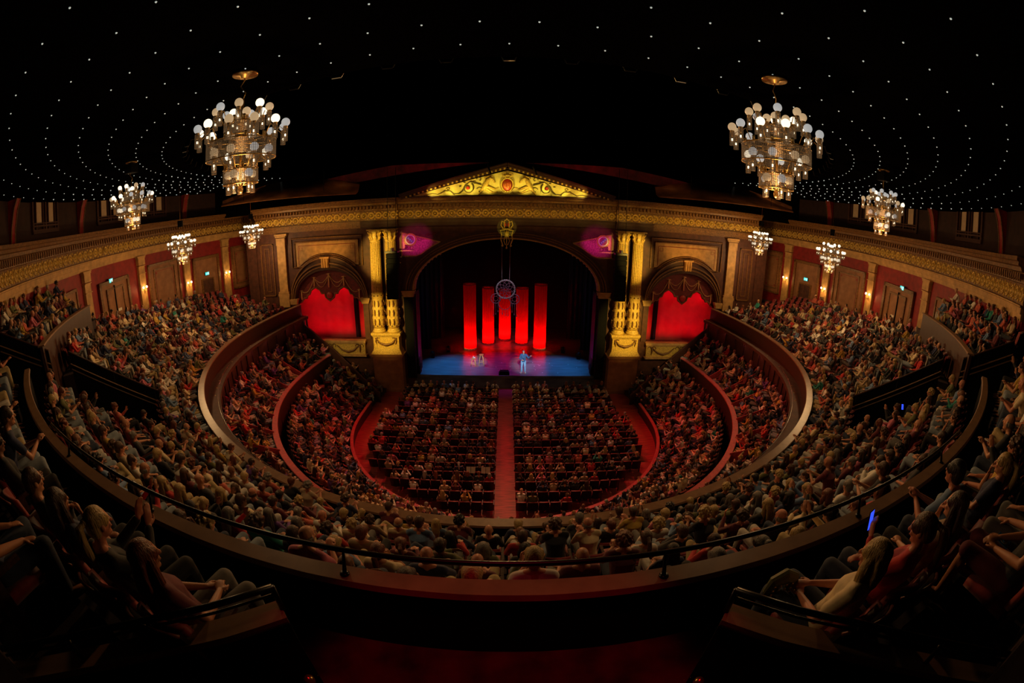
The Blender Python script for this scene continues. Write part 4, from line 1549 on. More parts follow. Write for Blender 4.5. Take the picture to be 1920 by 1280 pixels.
# ------------------------------------------------------------------ stage
mb = MB()
mb.box((0, 39.6, .99), (24, 14.2, .22))
mb.box((0, 32.62, .5), (15.2, .1, 1.0))
struct(mb.obj('floor_stage', M['stage']))
mb = MB()
mb.box((0, 46.4, 8), (26, .2, 15))
struct(mb.obj('wall_stage_back', M['black']))
for s, sd in ((-1, 'left'), (1, 'right')):
    mb = MB()
    mb.box((s * 12.0, 39.8, 8), (.2, 13.2, 15))
    struct(mb.obj('wall_stage_' + sd, M['black']))
    for j, (x, y, w_) in enumerate(((8.6, 36.4, 2.4), (8.4, 39.0, 3.0), (7.8, 42.6, 3.4))):
        mb = MB()
        rings = []
        for k in range(25):
            xx = s * (x - w_ / 2 + w_ * k / 24)
            yy = y + .12 * math.sin(k * 1.9)
            rings.append([Vector((xx, yy, 1.1)), Vector((xx, yy, 14)), Vector((xx, yy + .04, 14)), Vector((xx, yy + .04, 1.1))])
        mb.loft(rings)
        tag(mb.obj('stage_leg_drape', M['drape'], None, True), 'tall black stage drape in the %s wing, %s from the audience' % (sd, ORD[j]), 'stage drape')
    # tall black tormentor by the jamb, and equipment
    mb = MB()
    mb.box((s * 7.05, 33.5, 4.4), (.35, 1.4, 6.6))
    tag(mb.obj('tormentor', M['drape']), 'narrow upright flat lit violet just inside the %s edge of the arch' % sd, 'stage flat')
    t = thing('subwoofer', 'black loudspeaker stack on the stage corner beside the %s pedestal' % sd, 'loudspeaker', loc=(s * 7.15, 32.95, 1.1))
    mb = MB()
    mb.box((0, 0, .35), (.75, .7, .7))
    mb.box((0, 0, 1.0), (.6, .6, .55))
    mb.obj('cabinet', M['black'], t)
    mb = MB()
    for i in range(8):
        mb.box((0, -.36, .1 + i * .07), (.66, .02, .02))
    mb.obj('grille', M['blackmetal'], t)
    for j, (x, y) in enumerate(((5.2, 38.2), (6.4, 36.6))):
        t = thing('moving_light', 'small black moving-head light on the stage floor, %s towards the %s wing' % (('nearer the red columns', 'further out')[j], sd), 'stage light', loc=(s * x, y, 1.1))
        mb = MB()
        mb.box((0, 0, .1), (.34, .3, .2))
        mb.obj('base', M['blackmetal'], t)
        mb = MB()
        for q in (-1, 1):
            mb.box((q * .17, 0, .36), (.05, .14, .4))
        mb.obj('yoke', M['blackmetal'], t)
        mb = MB()
        mb.lathe([(.001, -.16), (.11, -.15), (.13, .05), (.12, .16), (.001, .16)], (0, 0, .46), 12, Matrix.Rotation(R(60), 3, 'X'))
        mb.obj('head', M['blackmetal'], t, True)
mb = MB()
mb.box((0, 38, 13.2), (16, 10, .3))
struct(mb.obj('ceiling_stage', M['black']))
# wedge monitor at the lip of the stage
mb = MB()
mb.prism([(-.42, 0), (.42, 0), (.42, .12), (.3, .3), (-.3, .3), (-.42, .12)], -.25, .2)
o = mb.obj('stage_monitor', M['black'])
o.location = (-.1, 32.85, 1.1)
tag(o, 'low black monitor wedge at the middle of the stage edge', 'loudspeaker')
mb = MB()
for k in range(22):
    mb.ball((rnd.uniform(-1, 6.5), rnd.uniform(33, 36), 1.112), (.05, .035, .006), 6, 4)
o = mb.obj('floor_tape', M['white'])
tag(o, 'scattered scraps of white tape on the stage floor', 'tape')
o['kind'] = 'stuff'

cols = [(-3.28, 39.3, 7.10, .54), (-1.68, 41.0, 6.48, .53), (-.1, 42.45, 6.0, .54), (1.52, 41.1, 6.44, .55), (3.15, 39.5, 7.08, .54)]
cw = ['leftmost and nearer', 'second from left, set back', 'central and furthest back', 'second from right, set back', 'rightmost and nearer']
fab = bpy.data.materials.new('red_gauze')
fab.use_nodes = True
nt = fab.node_tree
nt.nodes.remove(nt.nodes['Principled BSDF'])
df = nt.nodes.new('ShaderNodeBsdfDiffuse')
tr = nt.nodes.new('ShaderNodeBsdfTranslucent')
mx = nt.nodes.new('ShaderNodeMixShader')
df.inputs[0].default_value = (.75, .015, .015, 1)
tr.inputs[0].default_value = (.9, .02, .015, 1)
mx.inputs[0].default_value = .62
nt.links.new(df.outputs[0], mx.inputs[1])
nt.links.new(tr.outputs[0], mx.inputs[2])
nt.links.new(mx.outputs[0], nt.nodes['Material Output'].inputs[0])
for (x, y, zt, r_), wd in zip(cols, cw):
    t = thing('draped_column', 'tall lit red fabric column on stage, ' + wd, 'stage column', 'red fabric columns on stage', loc=(x, y, 1.1))
    h = zt - 1.1
    mb = MB()
    n_ = 96
    ang = [2 * PI * k / n_ for k in range(n_)]
    ph = rnd.uniform(0, 6)

    def rad(a, z):
        return r_ * (1 + .05 * math.sin(17 * a + ph + .6 * math.sin(z * .7)) + .03 * math.sin(29 * a + ph * 2))
    rings = [[Vector((math.cos(a) * rad(a, z), math.sin(a) * rad(a, z), z)) for a in ang] for z in [.08 + (h - .1) * i / 12 for i in range(13)]]
    mb.loft(rings, cap=False)
    mb.obj('fabric', fab, t, True)
    mb = MB()
    mb.tube([(math.cos(a) * r_, math.sin(a) * r_, h) for a in ang[::3]], .03, 6, close=True)
    for k in range(24):
        a = 2 * PI * k / 24
        mb.ball((math.cos(a) * r_, math.sin(a) * r_, h + .05), (.05, .05, .07), 6, 4)
    mb.obj('top_ring', M['ruby'], t, True)
    mb = MB()
    for k in range(40):
        a = 2 * PI * k / 40
        mb.ball((math.cos(a) * (r_ + .02), math.sin(a) * (r_ + .02), .07 + .03 * math.sin(k * 2.1)), (.05, .05, .07), 6, 4)
    mb.obj('hem', M['white'] if abs(x) > 3 else M['ruby'], t, True)
    mb = MB()
    mb.box((0, -.12, .12), (.5, .12, .14))
    mb.box((0, .12, .12), (.5, .12, .14))
    mb.obj('lamp_bar', M['ruby'], t)
    lamp('SPOT', 'column_lamp', (x, y, 1.25), 900, (1, .02, .015), (x, y, 9), .1, 150, 1)
    lamp('POINT', 'column_lamp', (x, y, 1.7), 70, (1, .02, .03), size=.12)

# dreamcatcher
t = thing('dreamcatcher', 'large hanging dreamcatcher of rings, web and dangling cords before the red columns', 'dreamcatcher')
yd = 38.0
MCT = mat('silver_cord', (.62, .58, .62), .5, var=.2)
MCP = mat('mauve_cord', (.40, .22, .34), .5, var=.2)


def ring(cx, cz, r_, th, n=36):
    return [(cx + r_ * math.cos(2 * PI * k / n), yd, cz + r_ * math.sin(2 * PI * k / n)) for k in range(n)]


def pxz(x, y):
    """drawing units of the prop turned into metres on its own plane"""
    return ((x - 949.0) * .0460, 6.94 - (y - 542.0) * .0472)


c0 = pxz(948, 542)
c1, c2, c3 = pxz(929.5, 559.5), pxz(965, 560.5), pxz(946.5, 569)
mb = MB()
mb.tube(ring(*c0, .80, .05), .05, 8, close=True)
for k in range(30):
    a = 2 * PI * k / 30
    mb.ball((c0[0] + .8 * math.cos(a), yd - .03, c0[1] + .8 * math.sin(a)), .075, 6, 5)
mb.obj('main_ring', MCT, t, True)
mb = MB()
for lv, rr in enumerate((.8, .62, .42, .24)):
    r2 = (.62, .42, .24, .1)[lv]
    for k in range(9):
        a = 2 * PI * (k + .5 * lv) / 9
        b, b2 = a + PI / 9, a + 2 * PI / 9
        mb.tube([(c0[0] + rr * math.cos(a), yd, c0[1] + rr * math.sin(a)), (c0[0] + r2 * math.cos(b), yd, c0[1] + r2 * math.sin(b)), (c0[0] + rr * math.cos(b2), yd, c0[1] + rr * math.sin(b2))], .018, 5)
mb.obj('web', MCP, t, True)
for cc, rr in ((c1, .42), (c2, .42), (c3, .54)):
    mb = MB()
    mb.tube(ring(*cc, rr, .03), .03, 6, close=True)
    if rr < .5:
        mb.tube(ring(*cc, .2, .02, 18), .015, 5, close=True)
        for k in range(7):
            a = 2 * PI * k / 7
            mb.tube([(cc[0] + rr * math.cos(a), yd, cc[1] + rr * math.sin(a)), (cc[0] + .2 * math.cos(a + .45), yd, cc[1] + .2 * math.sin(a + .45))], .014, 5)
    mb.obj('small_ring', MCP, t, True)
mb = MB()
for cc, xs_, ln in ((c1, (-.2, 0, .2), .95), (c2, (-.2, 0, .2), .95), (c3, (-.2, .05, .28), .5)):
    rr = .42 if cc is not c3 else .54
    for i, x in enumerate(xs_):
        z0 = cc[1] - math.sqrt(rr * rr - x * x)
        l_ = ln * (.8 + .2 * i if cc is not c1 else 1.2 - .2 * i)
        mb.tube([(cc[0] + x, yd, z0), (cc[0] + x, yd, z0 - l_)], .014, 5)
        mb.ball((cc[0] + x, yd, z0 - l_), (.04, .02, .1), 6, 5)
mb.obj('dangling_cords', MCP, t, True)
mb = MB()
for x in (-.33, .33):
    mb.tube([(c0[0] + x, yd, c0[1] + .73), (c0[0] + x * 1.1, yd, 13)], .012, 5)
mb.obj('hanging_lines', MCT, t)


def stool(loc, h, label):
    t = thing('wooden_stool', label, 'stool', loc=loc)
    r_ = .2
    mb = MB()
    mb.lathe([(.001, h - .04), (r_ * .9, h - .04), (r_, h - .025), (r_, h - .005), (r_ * .95, h), (.001, h)], seg=24)
    mb.obj('seat', mat('stool_seat', (.45, .16, .05), .35, var=.1), t, True)
    for k in range(4):
        a = PI / 4 + k * PI / 2
        mb = MB()
        mb.tube([(math.cos(a) * r_ * .6, math.sin(a) * r_ * .6, h - .03), (math.cos(a) * r_ * 1.45, math.sin(a) * r_ * 1.45, 0)], .026, 8)
        mb.obj('leg', M['ply'], t, True)
    for z, q in ((h * .3, 0), (h * .45, 1)):
        f = .6 + .85 * (h - .03 - z) / (h - .03)
        for k in range(4):
            if k % 2 != q and z < h * .4 or True:
                a, b = PI / 4 + k * PI / 2, PI / 4 + (k + 1) * PI / 2
                mb = MB()
                zz = z + .04 * (k % 2)
                mb.tube([(math.cos(a) * r_ * f, math.sin(a) * r_ * f, zz), (math.cos(b) * r_ * f, math.sin(b) * r_ * f, zz)], .016, 6)
                if q == 0:
                    mb.obj('rung', M['ply'], t, True)
    return t


stool((-2.0, 34.9, 1.1), .92, 'tall round wooden bar stool on stage, the higher of the pair')
stool((-2.66, 34.75, 1.1), .62, 'shorter wooden stool on stage with a bottle on it')
mb = MB()
mb.lathe([(.001, 0), (.045, 0), (.045, .15), (.018, .19), (.018, .22), (.001, .22)], seg=12)
o = mb.obj('water_bottle', mat('clear_bottle', (.6, .65, .7), .15, var=0), None, True)
o.location = (-2.66, 34.75, 1.72)
tag(o, 'small clear water bottle standing on the shorter stool', 'bottle')
mb = MB()
mb.lathe([(.001, 0), (.04, 0), (.045, .12), (.04, .12), (.036, .01), (.001, .01)], seg=12)
o = mb.obj('drinking_glass', mat('clear_bottle', (.6, .65, .7)), None, True)
o.location = (-2.55, 34.7, 1.72)
tag(o, 'small glass beside the bottle on the shorter stool', 'glass')

# dark red hood over the pediment, and hoist cables
mb = MB()
rings = []
for k in range(25):
    u = -1 + k / 12
    x, z = 15.5 * u, 15.6 + 1.75 * (1 - abs(u) ** 1.15)
    rings.append([Vector((x, YF - .6, z)), Vector((x, YF - .6, z + .75)), Vector((x, YF - .4, z + .75)), Vector((x, YF - .4, z))])
mb.loft(rings)
tag(mb.obj('fascia_board', mat('dull_red_board', (.16, .008, .02), .6, var=.3, scale=2)), 'dim dark red board rising behind the yellow pediment', 'board')
for x, nm in ((-1.35, 'left'), (1.75, 'right')):
    mb = MB()
    mb.tube([(x, YF - 1.6, 16.9), (x, YF - 1.6, 19.5)], .02, 6)
    mb.tube([(x, YF - 1.6, 16.9), (x + .25, YF - 1.6, 16.3)], .07, 6)
    tag(mb.obj('hoist_cable', M['blackmetal']), 'thin dark hoist cable and shackle above the pediment, on its %s' % nm, 'cable')

# ------------------------------------------------------------------ chandeliers
def beads(mb, r_, z0, z1, dz, da, c=(0, 0), rb=.012):
    """curtain of strung beads: vertical strings and horizontal wires"""
    n = max(8, int(2 * PI * r_ / da))
    nz = max(2, int((z1 - z0) / dz))
    for k in range(n):
        a = 2 * PI * k / n
        mb.tube([(c[0] + r_ * math.cos(a), c[1] + r_ * math.sin(a), z0 + (z1 - z0) * (0 if i == 0 else 1)) for i in range(2)], rb, 3)
    for i in range(nz + 1):
        z = z0 + (z1 - z0) * i / nz
        mb.tube([(c[0] + r_ * math.cos(2 * PI * k / n), c[1] + r_ * math.sin(2 * PI * k / n), z) for k in range(n)], rb, 3, close=True)


mb = MB()
mb.ball((0, 0, 0), .098, 16, 12)
globe_me = {k: mb.mesh('globe', M[k], True) for k in ('globe', 'globehot', 'globecool')}
mb = MB()
beads(mb, .058, -.42, -.12, .03, .045, rb=.0055)
tube_me = mb.mesh('bead_tube', M['bead'])
mb = MB()
mb.ball((0, 0, -.29), (.022, .022, .035), 8, 6)
mb.mi = 1
mb.lathe([(.03, -.12), (.035, -.08), (.05, -.07), (.05, -.1), (.02, -.22)], seg=10)
bulb_me = mb.mesh('bulb', [M['bulb'], M['brass']], True)


def chandelier(loc, rod, rz, label, hot):
    t = thing('chandelier', label, 'chandelier', 'tiered globe chandeliers round the hall', loc=loc, rz=rz)
    t.scale = (.88, .88, .88)
    rod = rod / .88
    # z = 0 at the middle of the wide drum; tiers: upper small drum, wide drum, lower small drum
    for nm, r_, z0, z1 in (('upper_drum', .40, .30, .60), ('wide_drum', .80, -.22, .16), ('lower_drum', .40, -.76, -.44)):
        mb = MB()
        beads(mb, r_, z0, z1, .028, .042, rb=.0058)
        o = mb.obj(nm, M['bead'], t)
        mb = MB()
        for z in (z0, z1):
            mb.tube([(r_ * math.cos(2 * PI * k / 32), r_ * math.sin(2 * PI * k / 32), z) for k in range(32)], .014, 5, close=True)
        for k in range(10):
            a = 2 * PI * (k + .3) / 10
            mb.lathe([(.035, z1 - .02), (.035, z1 + .13)], (r_ * .9 * math.cos(a), r_ * .9 * math.sin(a), 0), 8)
        mb.obj('brass_ring', M['brass'], o, True)
    gl = []
    for k in range(8):                   # top tier
        a = 2 * PI * (k + .5) / 8
        gl.append((a, .62, .92, .42, .58))
    for k in range(4):
        gl.append((2 * PI * k / 4 + .2, .22, .82, .2, .6))
    for k in range(12):                  # widest tier
        a = 2 * PI * k / 12
        gl.append((a, 1.02, .50, .75, .2))
    for k in range(8):                   # under the wide drum
        a = 2 * PI * (k + .25) / 8
        gl.append((a, .66, -.05, .36, -.42))
    for k in range(5):                   # lowest
        a = 2 * PI * (k + .1) / 5
        gl.append((a, .29, -.55, .1, -.8))
    mb = MB()
    for a, r_, z, ri, zi in gl:
        ca, sa = math.cos(a), math.sin(a)
        zt = z - .20
        mb.tube([(ri * ca, ri * sa, zi), ((ri + r_) / 2 * ca, (ri + r_) / 2 * sa, max(zi, zt) + .12), ((r_ - .03) * ca, (r_ - .03) * sa, zt + .03), (r_ * ca, r_ * sa, zt)], .011, 5)
    mb.tube([(0, 0, 1.15), (0, 0, -.85)], .035, 10)
    mb.ball((0, 0, -.88), (.06, .06, .09), 10, 8)
    for z, r_ in ((.6, .42), (.14, .76), (-.44, .36)):
        for k in range(6):
            a = 2 * PI * k / 6
            mb.tube([(0, 0, z), (r_ * math.cos(a), r_ * math.sin(a), z)], .012, 5)
    mb.obj('arms', M['brass'], t, True)
    for i, (a, r_, z, ri, zi) in enumerate(gl):
        q = rnd.random()
        me = globe_me['globehot'] if q < hot else (globe_me['globecool'] if q > .65 else globe_me['globe'])
        g = link('globe', me, t)
        g.location = (r_ * math.cos(a), r_ * math.sin(a), z)
        link('bead_tube', tube_me, g)
        link('bulb', bulb_me, g)
    mb = MB()
    mb.tube([(0, 0, 1.15), (.05, 0, 1.3), (-.08, .02, 1.45), (0, 0, 1.6), (0, 0, rod - .1)], .012, 6)
    mb.obj('cable', M['brass'], t, True)
    mb = MB()
    if rod > 3:                          # winch box on a long wire
        mb.box((0, 0, 1.75), (.34, .34, .42))
        mb.obj('winch_box', M['black'], t)
    else:
        mb.lathe([(.001, rod - .12), (.10, rod - .12), (.12, rod - .06), (.30, rod - .05), (.30, rod), (.001, rod)], seg=24)
        mb.obj('canopy', M['brass'], t, True)
    lamp('POINT', 'chandelier_light', Vector(loc) + Vector((0, 0, -1.4)), 150 if rod < 1.8 else (180 if rod < 3 else 340), (1, .58, .24), size=.25)
    return t


CH = [(-5.0, 7.42, 15.40, 'big chandelier hanging nearest the camera, upper left'), (5.03, 7.40, 15.42, 'big chandelier hanging nearest the camera, upper right'),
      (-14.3, 12.78, 15.22, 'medium-sized chandelier at the far left above the double door'), (14.3, 12.8, 15.3, 'medium-sized chandelier at the far right above the double door'),
      (-19.06, 21.2, 12.86, 'smaller chandelier on a long wire before the left wall panels'), (19.03, 21.27, 12.72, 'smaller chandelier on a long wire before the right wall panels'),
      (-18.9, 29.36, 12.80, 'smallest chandelier, far left beside the stage wall corner'), (18.79, 29.45, 12.64, 'smallest chandelier, far right beside the stage wall corner')]
for i, (x, y, z, lb) in enumerate(CH):
    rod = 1.55 if i < 2 else (1.8 if i < 4 else 4.1)
    chandelier((x, y, z), min(rod, 17.02 - z), rnd.uniform(0, 1), 'glowing brass and bead ' + lb, .2 if i < 2 else (.5 if i < 4 else .95))
    if i in (2, 3):
        mb = MB()
        mb.box((x, y, 16.75), (.42, .42, .36))
        tag(mb.obj('winch_box', M['black']), 'black winch box on the ceiling above the medium %s chandelier' % ('left', 'right')[i - 2], 'winch')


# ------------------------------------------------------------------ seats
def chair_parts():
    seat = MB()
    pts = []
    for i in range(7):
        f = i / 6
        y = -.17 + .44 * f
        z = .40 + .035 * math.sin(PI * min(1, f * 1.15))
        pts.append([Vector((x, y, z + (.02 if abs(x) < .2 else 0))) for x in (-.23, -.2, 0, .2, .23)] + [Vector((x, y, .33)) for x in (.23, 0, -.23)])
    seat.loft(pts)
    shell, cush = MB(), MB()

    def back(mb, y0, th, w_, z0, z1, rise):
        rings = []
        for i in range(9):
            u = -1 + 2 * i / 8
            x = u * w_
            yc = y0 + .07 * (u * u) - 0
            zt = z1 - rise * u * u
            rings.append([Vector((x, yc + (z - z0) * -.22 + (th if g else 0), z)) for z, g in ((z0, 0), ((z0 + zt) / 2, 0), (zt, 0), (zt, 1), ((z0 + zt) / 2, 1), (z0, 1))])
        mb.loft(rings)
    back(shell, -.29, .03, .245, .28, .90, .05)
    back(cush, -.26, .055, .22, .42, .88, .05)
    rimm = MB()
    rimm.tube([Vector((u * .25, -.28 + .07 * u * u - .135, .905 - .05 * u * u)) for u in [-1 + k / 4 for k in range(9)]], .014, 6)
    arm = MB()
    for z, d in ((.60, .0),):
        arm.loft([[Vector((.245, y, z)), Vector((.295, y, z)), Vector((.295, y, z + .035)), Vector((.245, y, z + .035))] for y in (-.22, .16)])
        arm.loft([[Vector((.255, y, 0)), Vector((.285, y, 0)), Vector((.285, y, z)), Vector((.255, y, z))] for y in (-.2, -.08)])
    return seat, shell, cush, rimm, arm


cs, csh, ccu, crm, car = chair_parts()
seat_me = cs.mesh('seat', M['plush'], True)
shell_me = csh.mesh('backrest', M['shell'])
cush_me = ccu.mesh('back_cushion', M['plush'], True)
rim_me = crm.mesh('backrest_rim', M['rim'], True)
arm_me = car.mesh('armrest', M['darkwood'])
proto_chair = thing('theatre_seat', '', 'seat')
link('seat', seat_me, proto_chair)
bk = link('backrest', shell_me, proto_chair)
link('back_cushion', cush_me, bk)
link('backrest_rim', rim_me, bk)
link('armrest', arm_me, proto_chair)


# ------------------------------------------------------------------ people
def loft_body(mb, secs, seg=14):
    rings = []
    for c, rx, ry in secs:
        rings.append([Vector((c[0] + rx * math.cos(2 * PI * k / seg), c[1] + ry * math.sin(2 * PI * k / seg), c[2])) for k in range(seg)])
    mb.loft(rings)


def hand(mb, wrist, dirv, pn, sgn, curl=.5, k=1.0):
    """palm with four separate bent fingers and a thumb from the side; pn points out of the back of the hand"""
    d = Vector(dirv).normalized()
    pn = (Vector(pn) - d * Vector(pn).dot(d)).normalized()
    sd = d.cross(pn) * sgn                      # towards the thumb
    w_ = Vector(wrist)
    mb.tube([w_, w_ + d * .035 * k, w_ + d * .085 * k], [.026 * k, .036 * k, .040 * k], 10, flat=.42, up=pn, ends=True)
    for j, (off, ln) in enumerate(((.028, .070), (.010, .080), (-.009, .075), (-.027, .058))):
        b = w_ + d * .085 * k + sd * off * k
        p, q, dd = b, [b], d
        for s_ in range(3):
            an = curl * (.35 + .35 * s_ + .05 * j)
            dd = (d * math.cos(an) - pn * math.sin(an))
            p = p + dd * ln * k * (.42, .33, .27)[s_]
            q.append(p)
        mb.tube(q, [.0095 * k, .009 * k, .0085 * k, .0075 * k], 7, ends=True)
    b = w_ + d * .02 * k + sd * .028 * k
    mb.tube([b, b + sd * .028 * k + d * .022 * k - pn * .004, b + sd * .034 * k + d * .052 * k - pn * .012], [.014 * k, .011 * k, .009 * k], 7, ends=True)


BASE = dict(hip=(.095, .0, .50), knee=(.125, .43, .52), ank=(.12, .46, .10), toe=(.13, .62, .045), chest=(0, -.09, .87), neck=(0, -.14, 1.035), head=(0, -.11, 1.19), hrot=(-6, 0, 0),
            sh=(.175, -.135, .98), elL=(-.25, -.03, .73), wrL=(-.07, .22, .63), elR=(.25, -.03, .73), wrR=(.07, .24, .65), hdL=(.6, .6, -.1), hdR=(-.6, .6, -.1), pnL=(0, .1, 1), pnR=(0, .1, 1), curl=.7, kneeL=None, ankL=None, toeL=None)
POSES = {
    'hands in lap': {},
    'arms folded': dict(wrL=(.10, .16, .84), wrR=(-.10, .17, .80), elL=(-.25, .03, .76), elR=(.25, .03, .76), hdL=(1, .1, .1), hdR=(-1, .1, .1), pnL=(0, 1, .2), pnR=(0, 1, .2), curl=.4),
    'hand at chin': dict(wrR=(.07, .04, 1.00), elR=(.2, .10, .76), hdR=(-.3, -.1, 1), pnR=(.1, 1, .1), curl=1.3, hrot=(-4, 0, 8)),
    'clapping': dict(wrL=(-.06, .30, 1.0), wrR=(.07, .30, .97), elL=(-.24, .08, .80), elR=(.24, .08, .80), hdL=(.15, .5, 1), hdR=(-.15, .5, 1), pnL=(-1, 0, .1), pnR=(1, 0, .1), curl=.25, head=(0, -.06, 1.20)),
    'leaning forward': dict(chest=(0, .06, .86), neck=(0, .14, 1.01), head=(0, .21, 1.15), sh=(.175, .12, .96), elL=(-.2, .3, .66), elR=(.2, .3, .66), wrL=(-.04, .5, .72), wrR=(.05, .5, .73), hdL=(.4, .6, .3), hdR=(-.4, .6, .3), hrot=(-2, 0, -10)),
    'legs crossed': dict(kneeL=(.04, .44, .64), ankL=(.30, .50, .38), toeL=(.36, .62, .34), hrot=(-6, 0, 14), wrL=(.02, .25, .72), wrR=(.12, .26, .72)),
    'knees apart': dict(knee=(.22, .42, .52), ank=(.2, .40, .10), toe=(.24, .56, .045), wrL=(-.16, .28, .62), wrR=(.16, .28, .62), hdL=(-.1, .8, -.3), hdR=(.1, .8, -.3), curl=.5, hrot=(-8, 0, -12)),
    'holding a phone': dict(wrL=(-.07, .24, .92), elL=(-.23, .06, .76), hdL=(.2, .5, 1), pnL=(-.6, .5, 0), curl=.8, hrot=(-16, 0, 6)),
}


LOW = False


def build_person(pose, voxel=.0068, slim=1.0, long_sleeve=True, low=False, bare_leg=False):
    P_ = dict(BASE)
    P_.update(POSES[pose])
    V = {k: (Vector(v) if isinstance(v, tuple) else v) for k, v in P_.items()}
    seg_ = 6 if low else 12
    MB.lowends = low
    body, shirt, leg, shoe = MB(), MB(), MB(), MB()
    ch, nk, hd = V['chest'], V['neck'], V['head']
    Rh = Euler([R(a) for a in P_['hrot']]).to_matrix()
    waist = Vector((0, ch.y * .45 - .01, .68))
    # body core
    if not low:
        loft_body(body, [((0, -.02, .46), .12, .09), (waist, .10, .08), (ch, .13, .09), (ch.lerp(nk, .6), .12, .07), (nk + Vector((0, 0, .0)), .06, .06)], seg_)
    body.tube([nk - Vector((0, 0, .04)), nk.lerp(hd, .5), hd - Vector((0, .01, .02))], [.062 * slim, .054 * slim, .056], seg_)
    hsecs = [(-.118, .018, .030, .03), (-.105, .036, .046, .026), (-.08, .052, .068, .014), (-.045, .066, .086, .004), (0, .074, .094, 0), (.04, .076, .096, -.004), (.075, .066, .085, -.01), (.1, .045, .06, -.014), (.115, .015, .02, -.016)]
    rings = [[Rh @ Vector((rx * math.cos(2 * PI * k / seg_), ry * math.sin(2 * PI * k / seg_) + oy, z)) + hd for k in range(seg_)] for z, rx, ry, oy in hsecs]
    body.loft(rings)

    def H(p):
        return Rh @ Vector(p) + hd
    body.tube([H((0, .088, .015)), H((0, .104, -.01)), H((0, .112, -.026))], [.008, .012, .015], 8, ends=True)
    for s in (-1, 1):
        if low:
            continue
        body.ball(H((s * .077, -.004, -.008)), (.012, .022, .032), 8, 6, None)
        body.tube([H((s * .012, .092, .026)), H((s * .05, .082, .028))], .008, 6, ends=True)
        body.ball(H((s * .035, .07, -.03)), (.024, .02, .022), 8, 6)
    if not low:
        body.ball(H((0, .085, -.06)), (.022, .014, .011), 8, 6)
        body.ball(H((0, .072, -.096)), (.024, .02, .018), 8, 6)
    for s, sdn in ((-1, 'L'), (1, 'R')):
        sh = Vector((V['sh'].x * s * slim, V['sh'].y, V['sh'].z))
        el, wr = V['el' + sdn], V['wr' + sdn]
        if not low:
            body.tube([nk + Vector((s * .04, 0, -.01)), sh], [.05, .045], seg_, ends=True)
            body.tube([sh, el], [.044, .036], seg_, ends=True)
        body.tube([el, el.lerp(wr, .35), wr], [.037, .038, .023], seg_, ends=True)
        if low:
            body.tube([wr, wr + Vector(P_['hd' + sdn]).normalized() * .12], [.03, .035], 7, ends=True)
        else:
            hand(body, wr, P_['hd' + sdn], P_['pn' + sdn], s, P_['curl'])
        kn = Vector((V['knee'].x * s, V['knee'].y, V['knee'].z))
        an = Vector((V['ank'].x * s, V['ank'].y, V['ank'].z))
        to = Vector((V['toe'].x * s, V['toe'].y, V['toe'].z))
        if s < 0 and V['kneeL'] is not None:
            kn, an, to = V['kneeL'], V['ankL'], V['toeL']
        hp = Vector((V['hip'].x * s, 0, .49))
        thick = 1.0
        if not low:
            body.tube([hp, kn], [.062, .046], seg_, ends=True)
            body.tube([kn, kn.lerp(an, .35), an], [.05, .05, .034], seg_, ends=True)
            body.tube([an, to], [.034, .03], seg_, ends=True)
        lb = leg
        lb.tube([hp, hp.lerp(kn, .5), kn], [.098, .088, .072], seg_, ends=True)
        if not bare_leg:
            lb.tube([kn, kn.lerp(an, .4), an.lerp(kn, .08)], [.07, .066, .052], seg_, ends=True)
        shoe.tube([an + Vector((0, -.04, -.045)), an.lerp(to, .5) + Vector((0, 0, -.02)), to], [.045, .048, .036], seg_, flat=.8, ends=True)
        # sleeve
        shirt.tube([nk + Vector((s * .05, 0, -.05)), sh], [.075, .066], seg_, ends=True)
        if long_sleeve:
            shirt.tube([sh, el], [.064, .052], seg_, ends=True)
            shirt.tube([el, wr.lerp(el, .08)], [.052, .037], seg_, ends=True)
        else:
            shirt.tube([sh, sh.lerp(el, .62)], [.064, .058], seg_, ends=True)
    shirt_s = [((0, -.02, .50), .165, .125), ((0, -.02, .56), .168, .128), (waist, .150 * slim, .118), (ch - Vector((0, 0, .06)), .172 * slim, .128), (ch + Vector((0, 0, .04)), .185 * slim, .122), (ch.lerp(nk, .62), .165 * slim, .098), (nk + Vector((0, -.005, -.03)), .09, .075)]
    loft_body(shirt, shirt_s, seg_ + 2)
    leg.ball((0, -.01, .50), (.175, .14, .10), seg_, 5 if low else 8)
    MB.lowends = False
    if low:
        return dict(body=body.mesh('body', SKIN[0], True), shirt=shirt.mesh('shirt', TOPM['cream'], True), leg=leg.mesh('trousers', LEGM['black'], True), head=Matrix.Translation(hd) @ Rh.to_4x4())
    me_b = remesh(body, 'body', [SKINM], voxel, 1)
    me_s = remesh(shirt, 'shirt', [KNIT], .012, 2)
    me_l = remesh(leg, 'trousers' if not bare_leg else 'skirt', [TWILL], .013, 2)
    me_f = remesh(shoe, 'shoes', [TWILL], .012, 1)
    # eyes and mouth as their own little part
    me_e = None
    if not low:
        e = MB()
        for s in (-1, 1):
            e.mi = 0
            e.ball(H((s * .033, .082, .010)), .0115, 8, 6)
            e.mi = 1
            e.ball(H((s * .033, .0895, .010)), .0065, 8, 6)
        e.mi = 2
        e.ball(H((0, .094, -.058)), (.024, .008, .006), 8, 5)
        me_e = e.mesh('face', [M['eye'], M['iris'], M['lip']], True)
    hm = Matrix.Translation(hd) @ Rh.to_4x4()
    return dict(body=me_b, shirt=me_s, leg=me_l, shoe=me_f, face=me_e, head=hm, legname='skirt' if bare_leg else 'trousers')


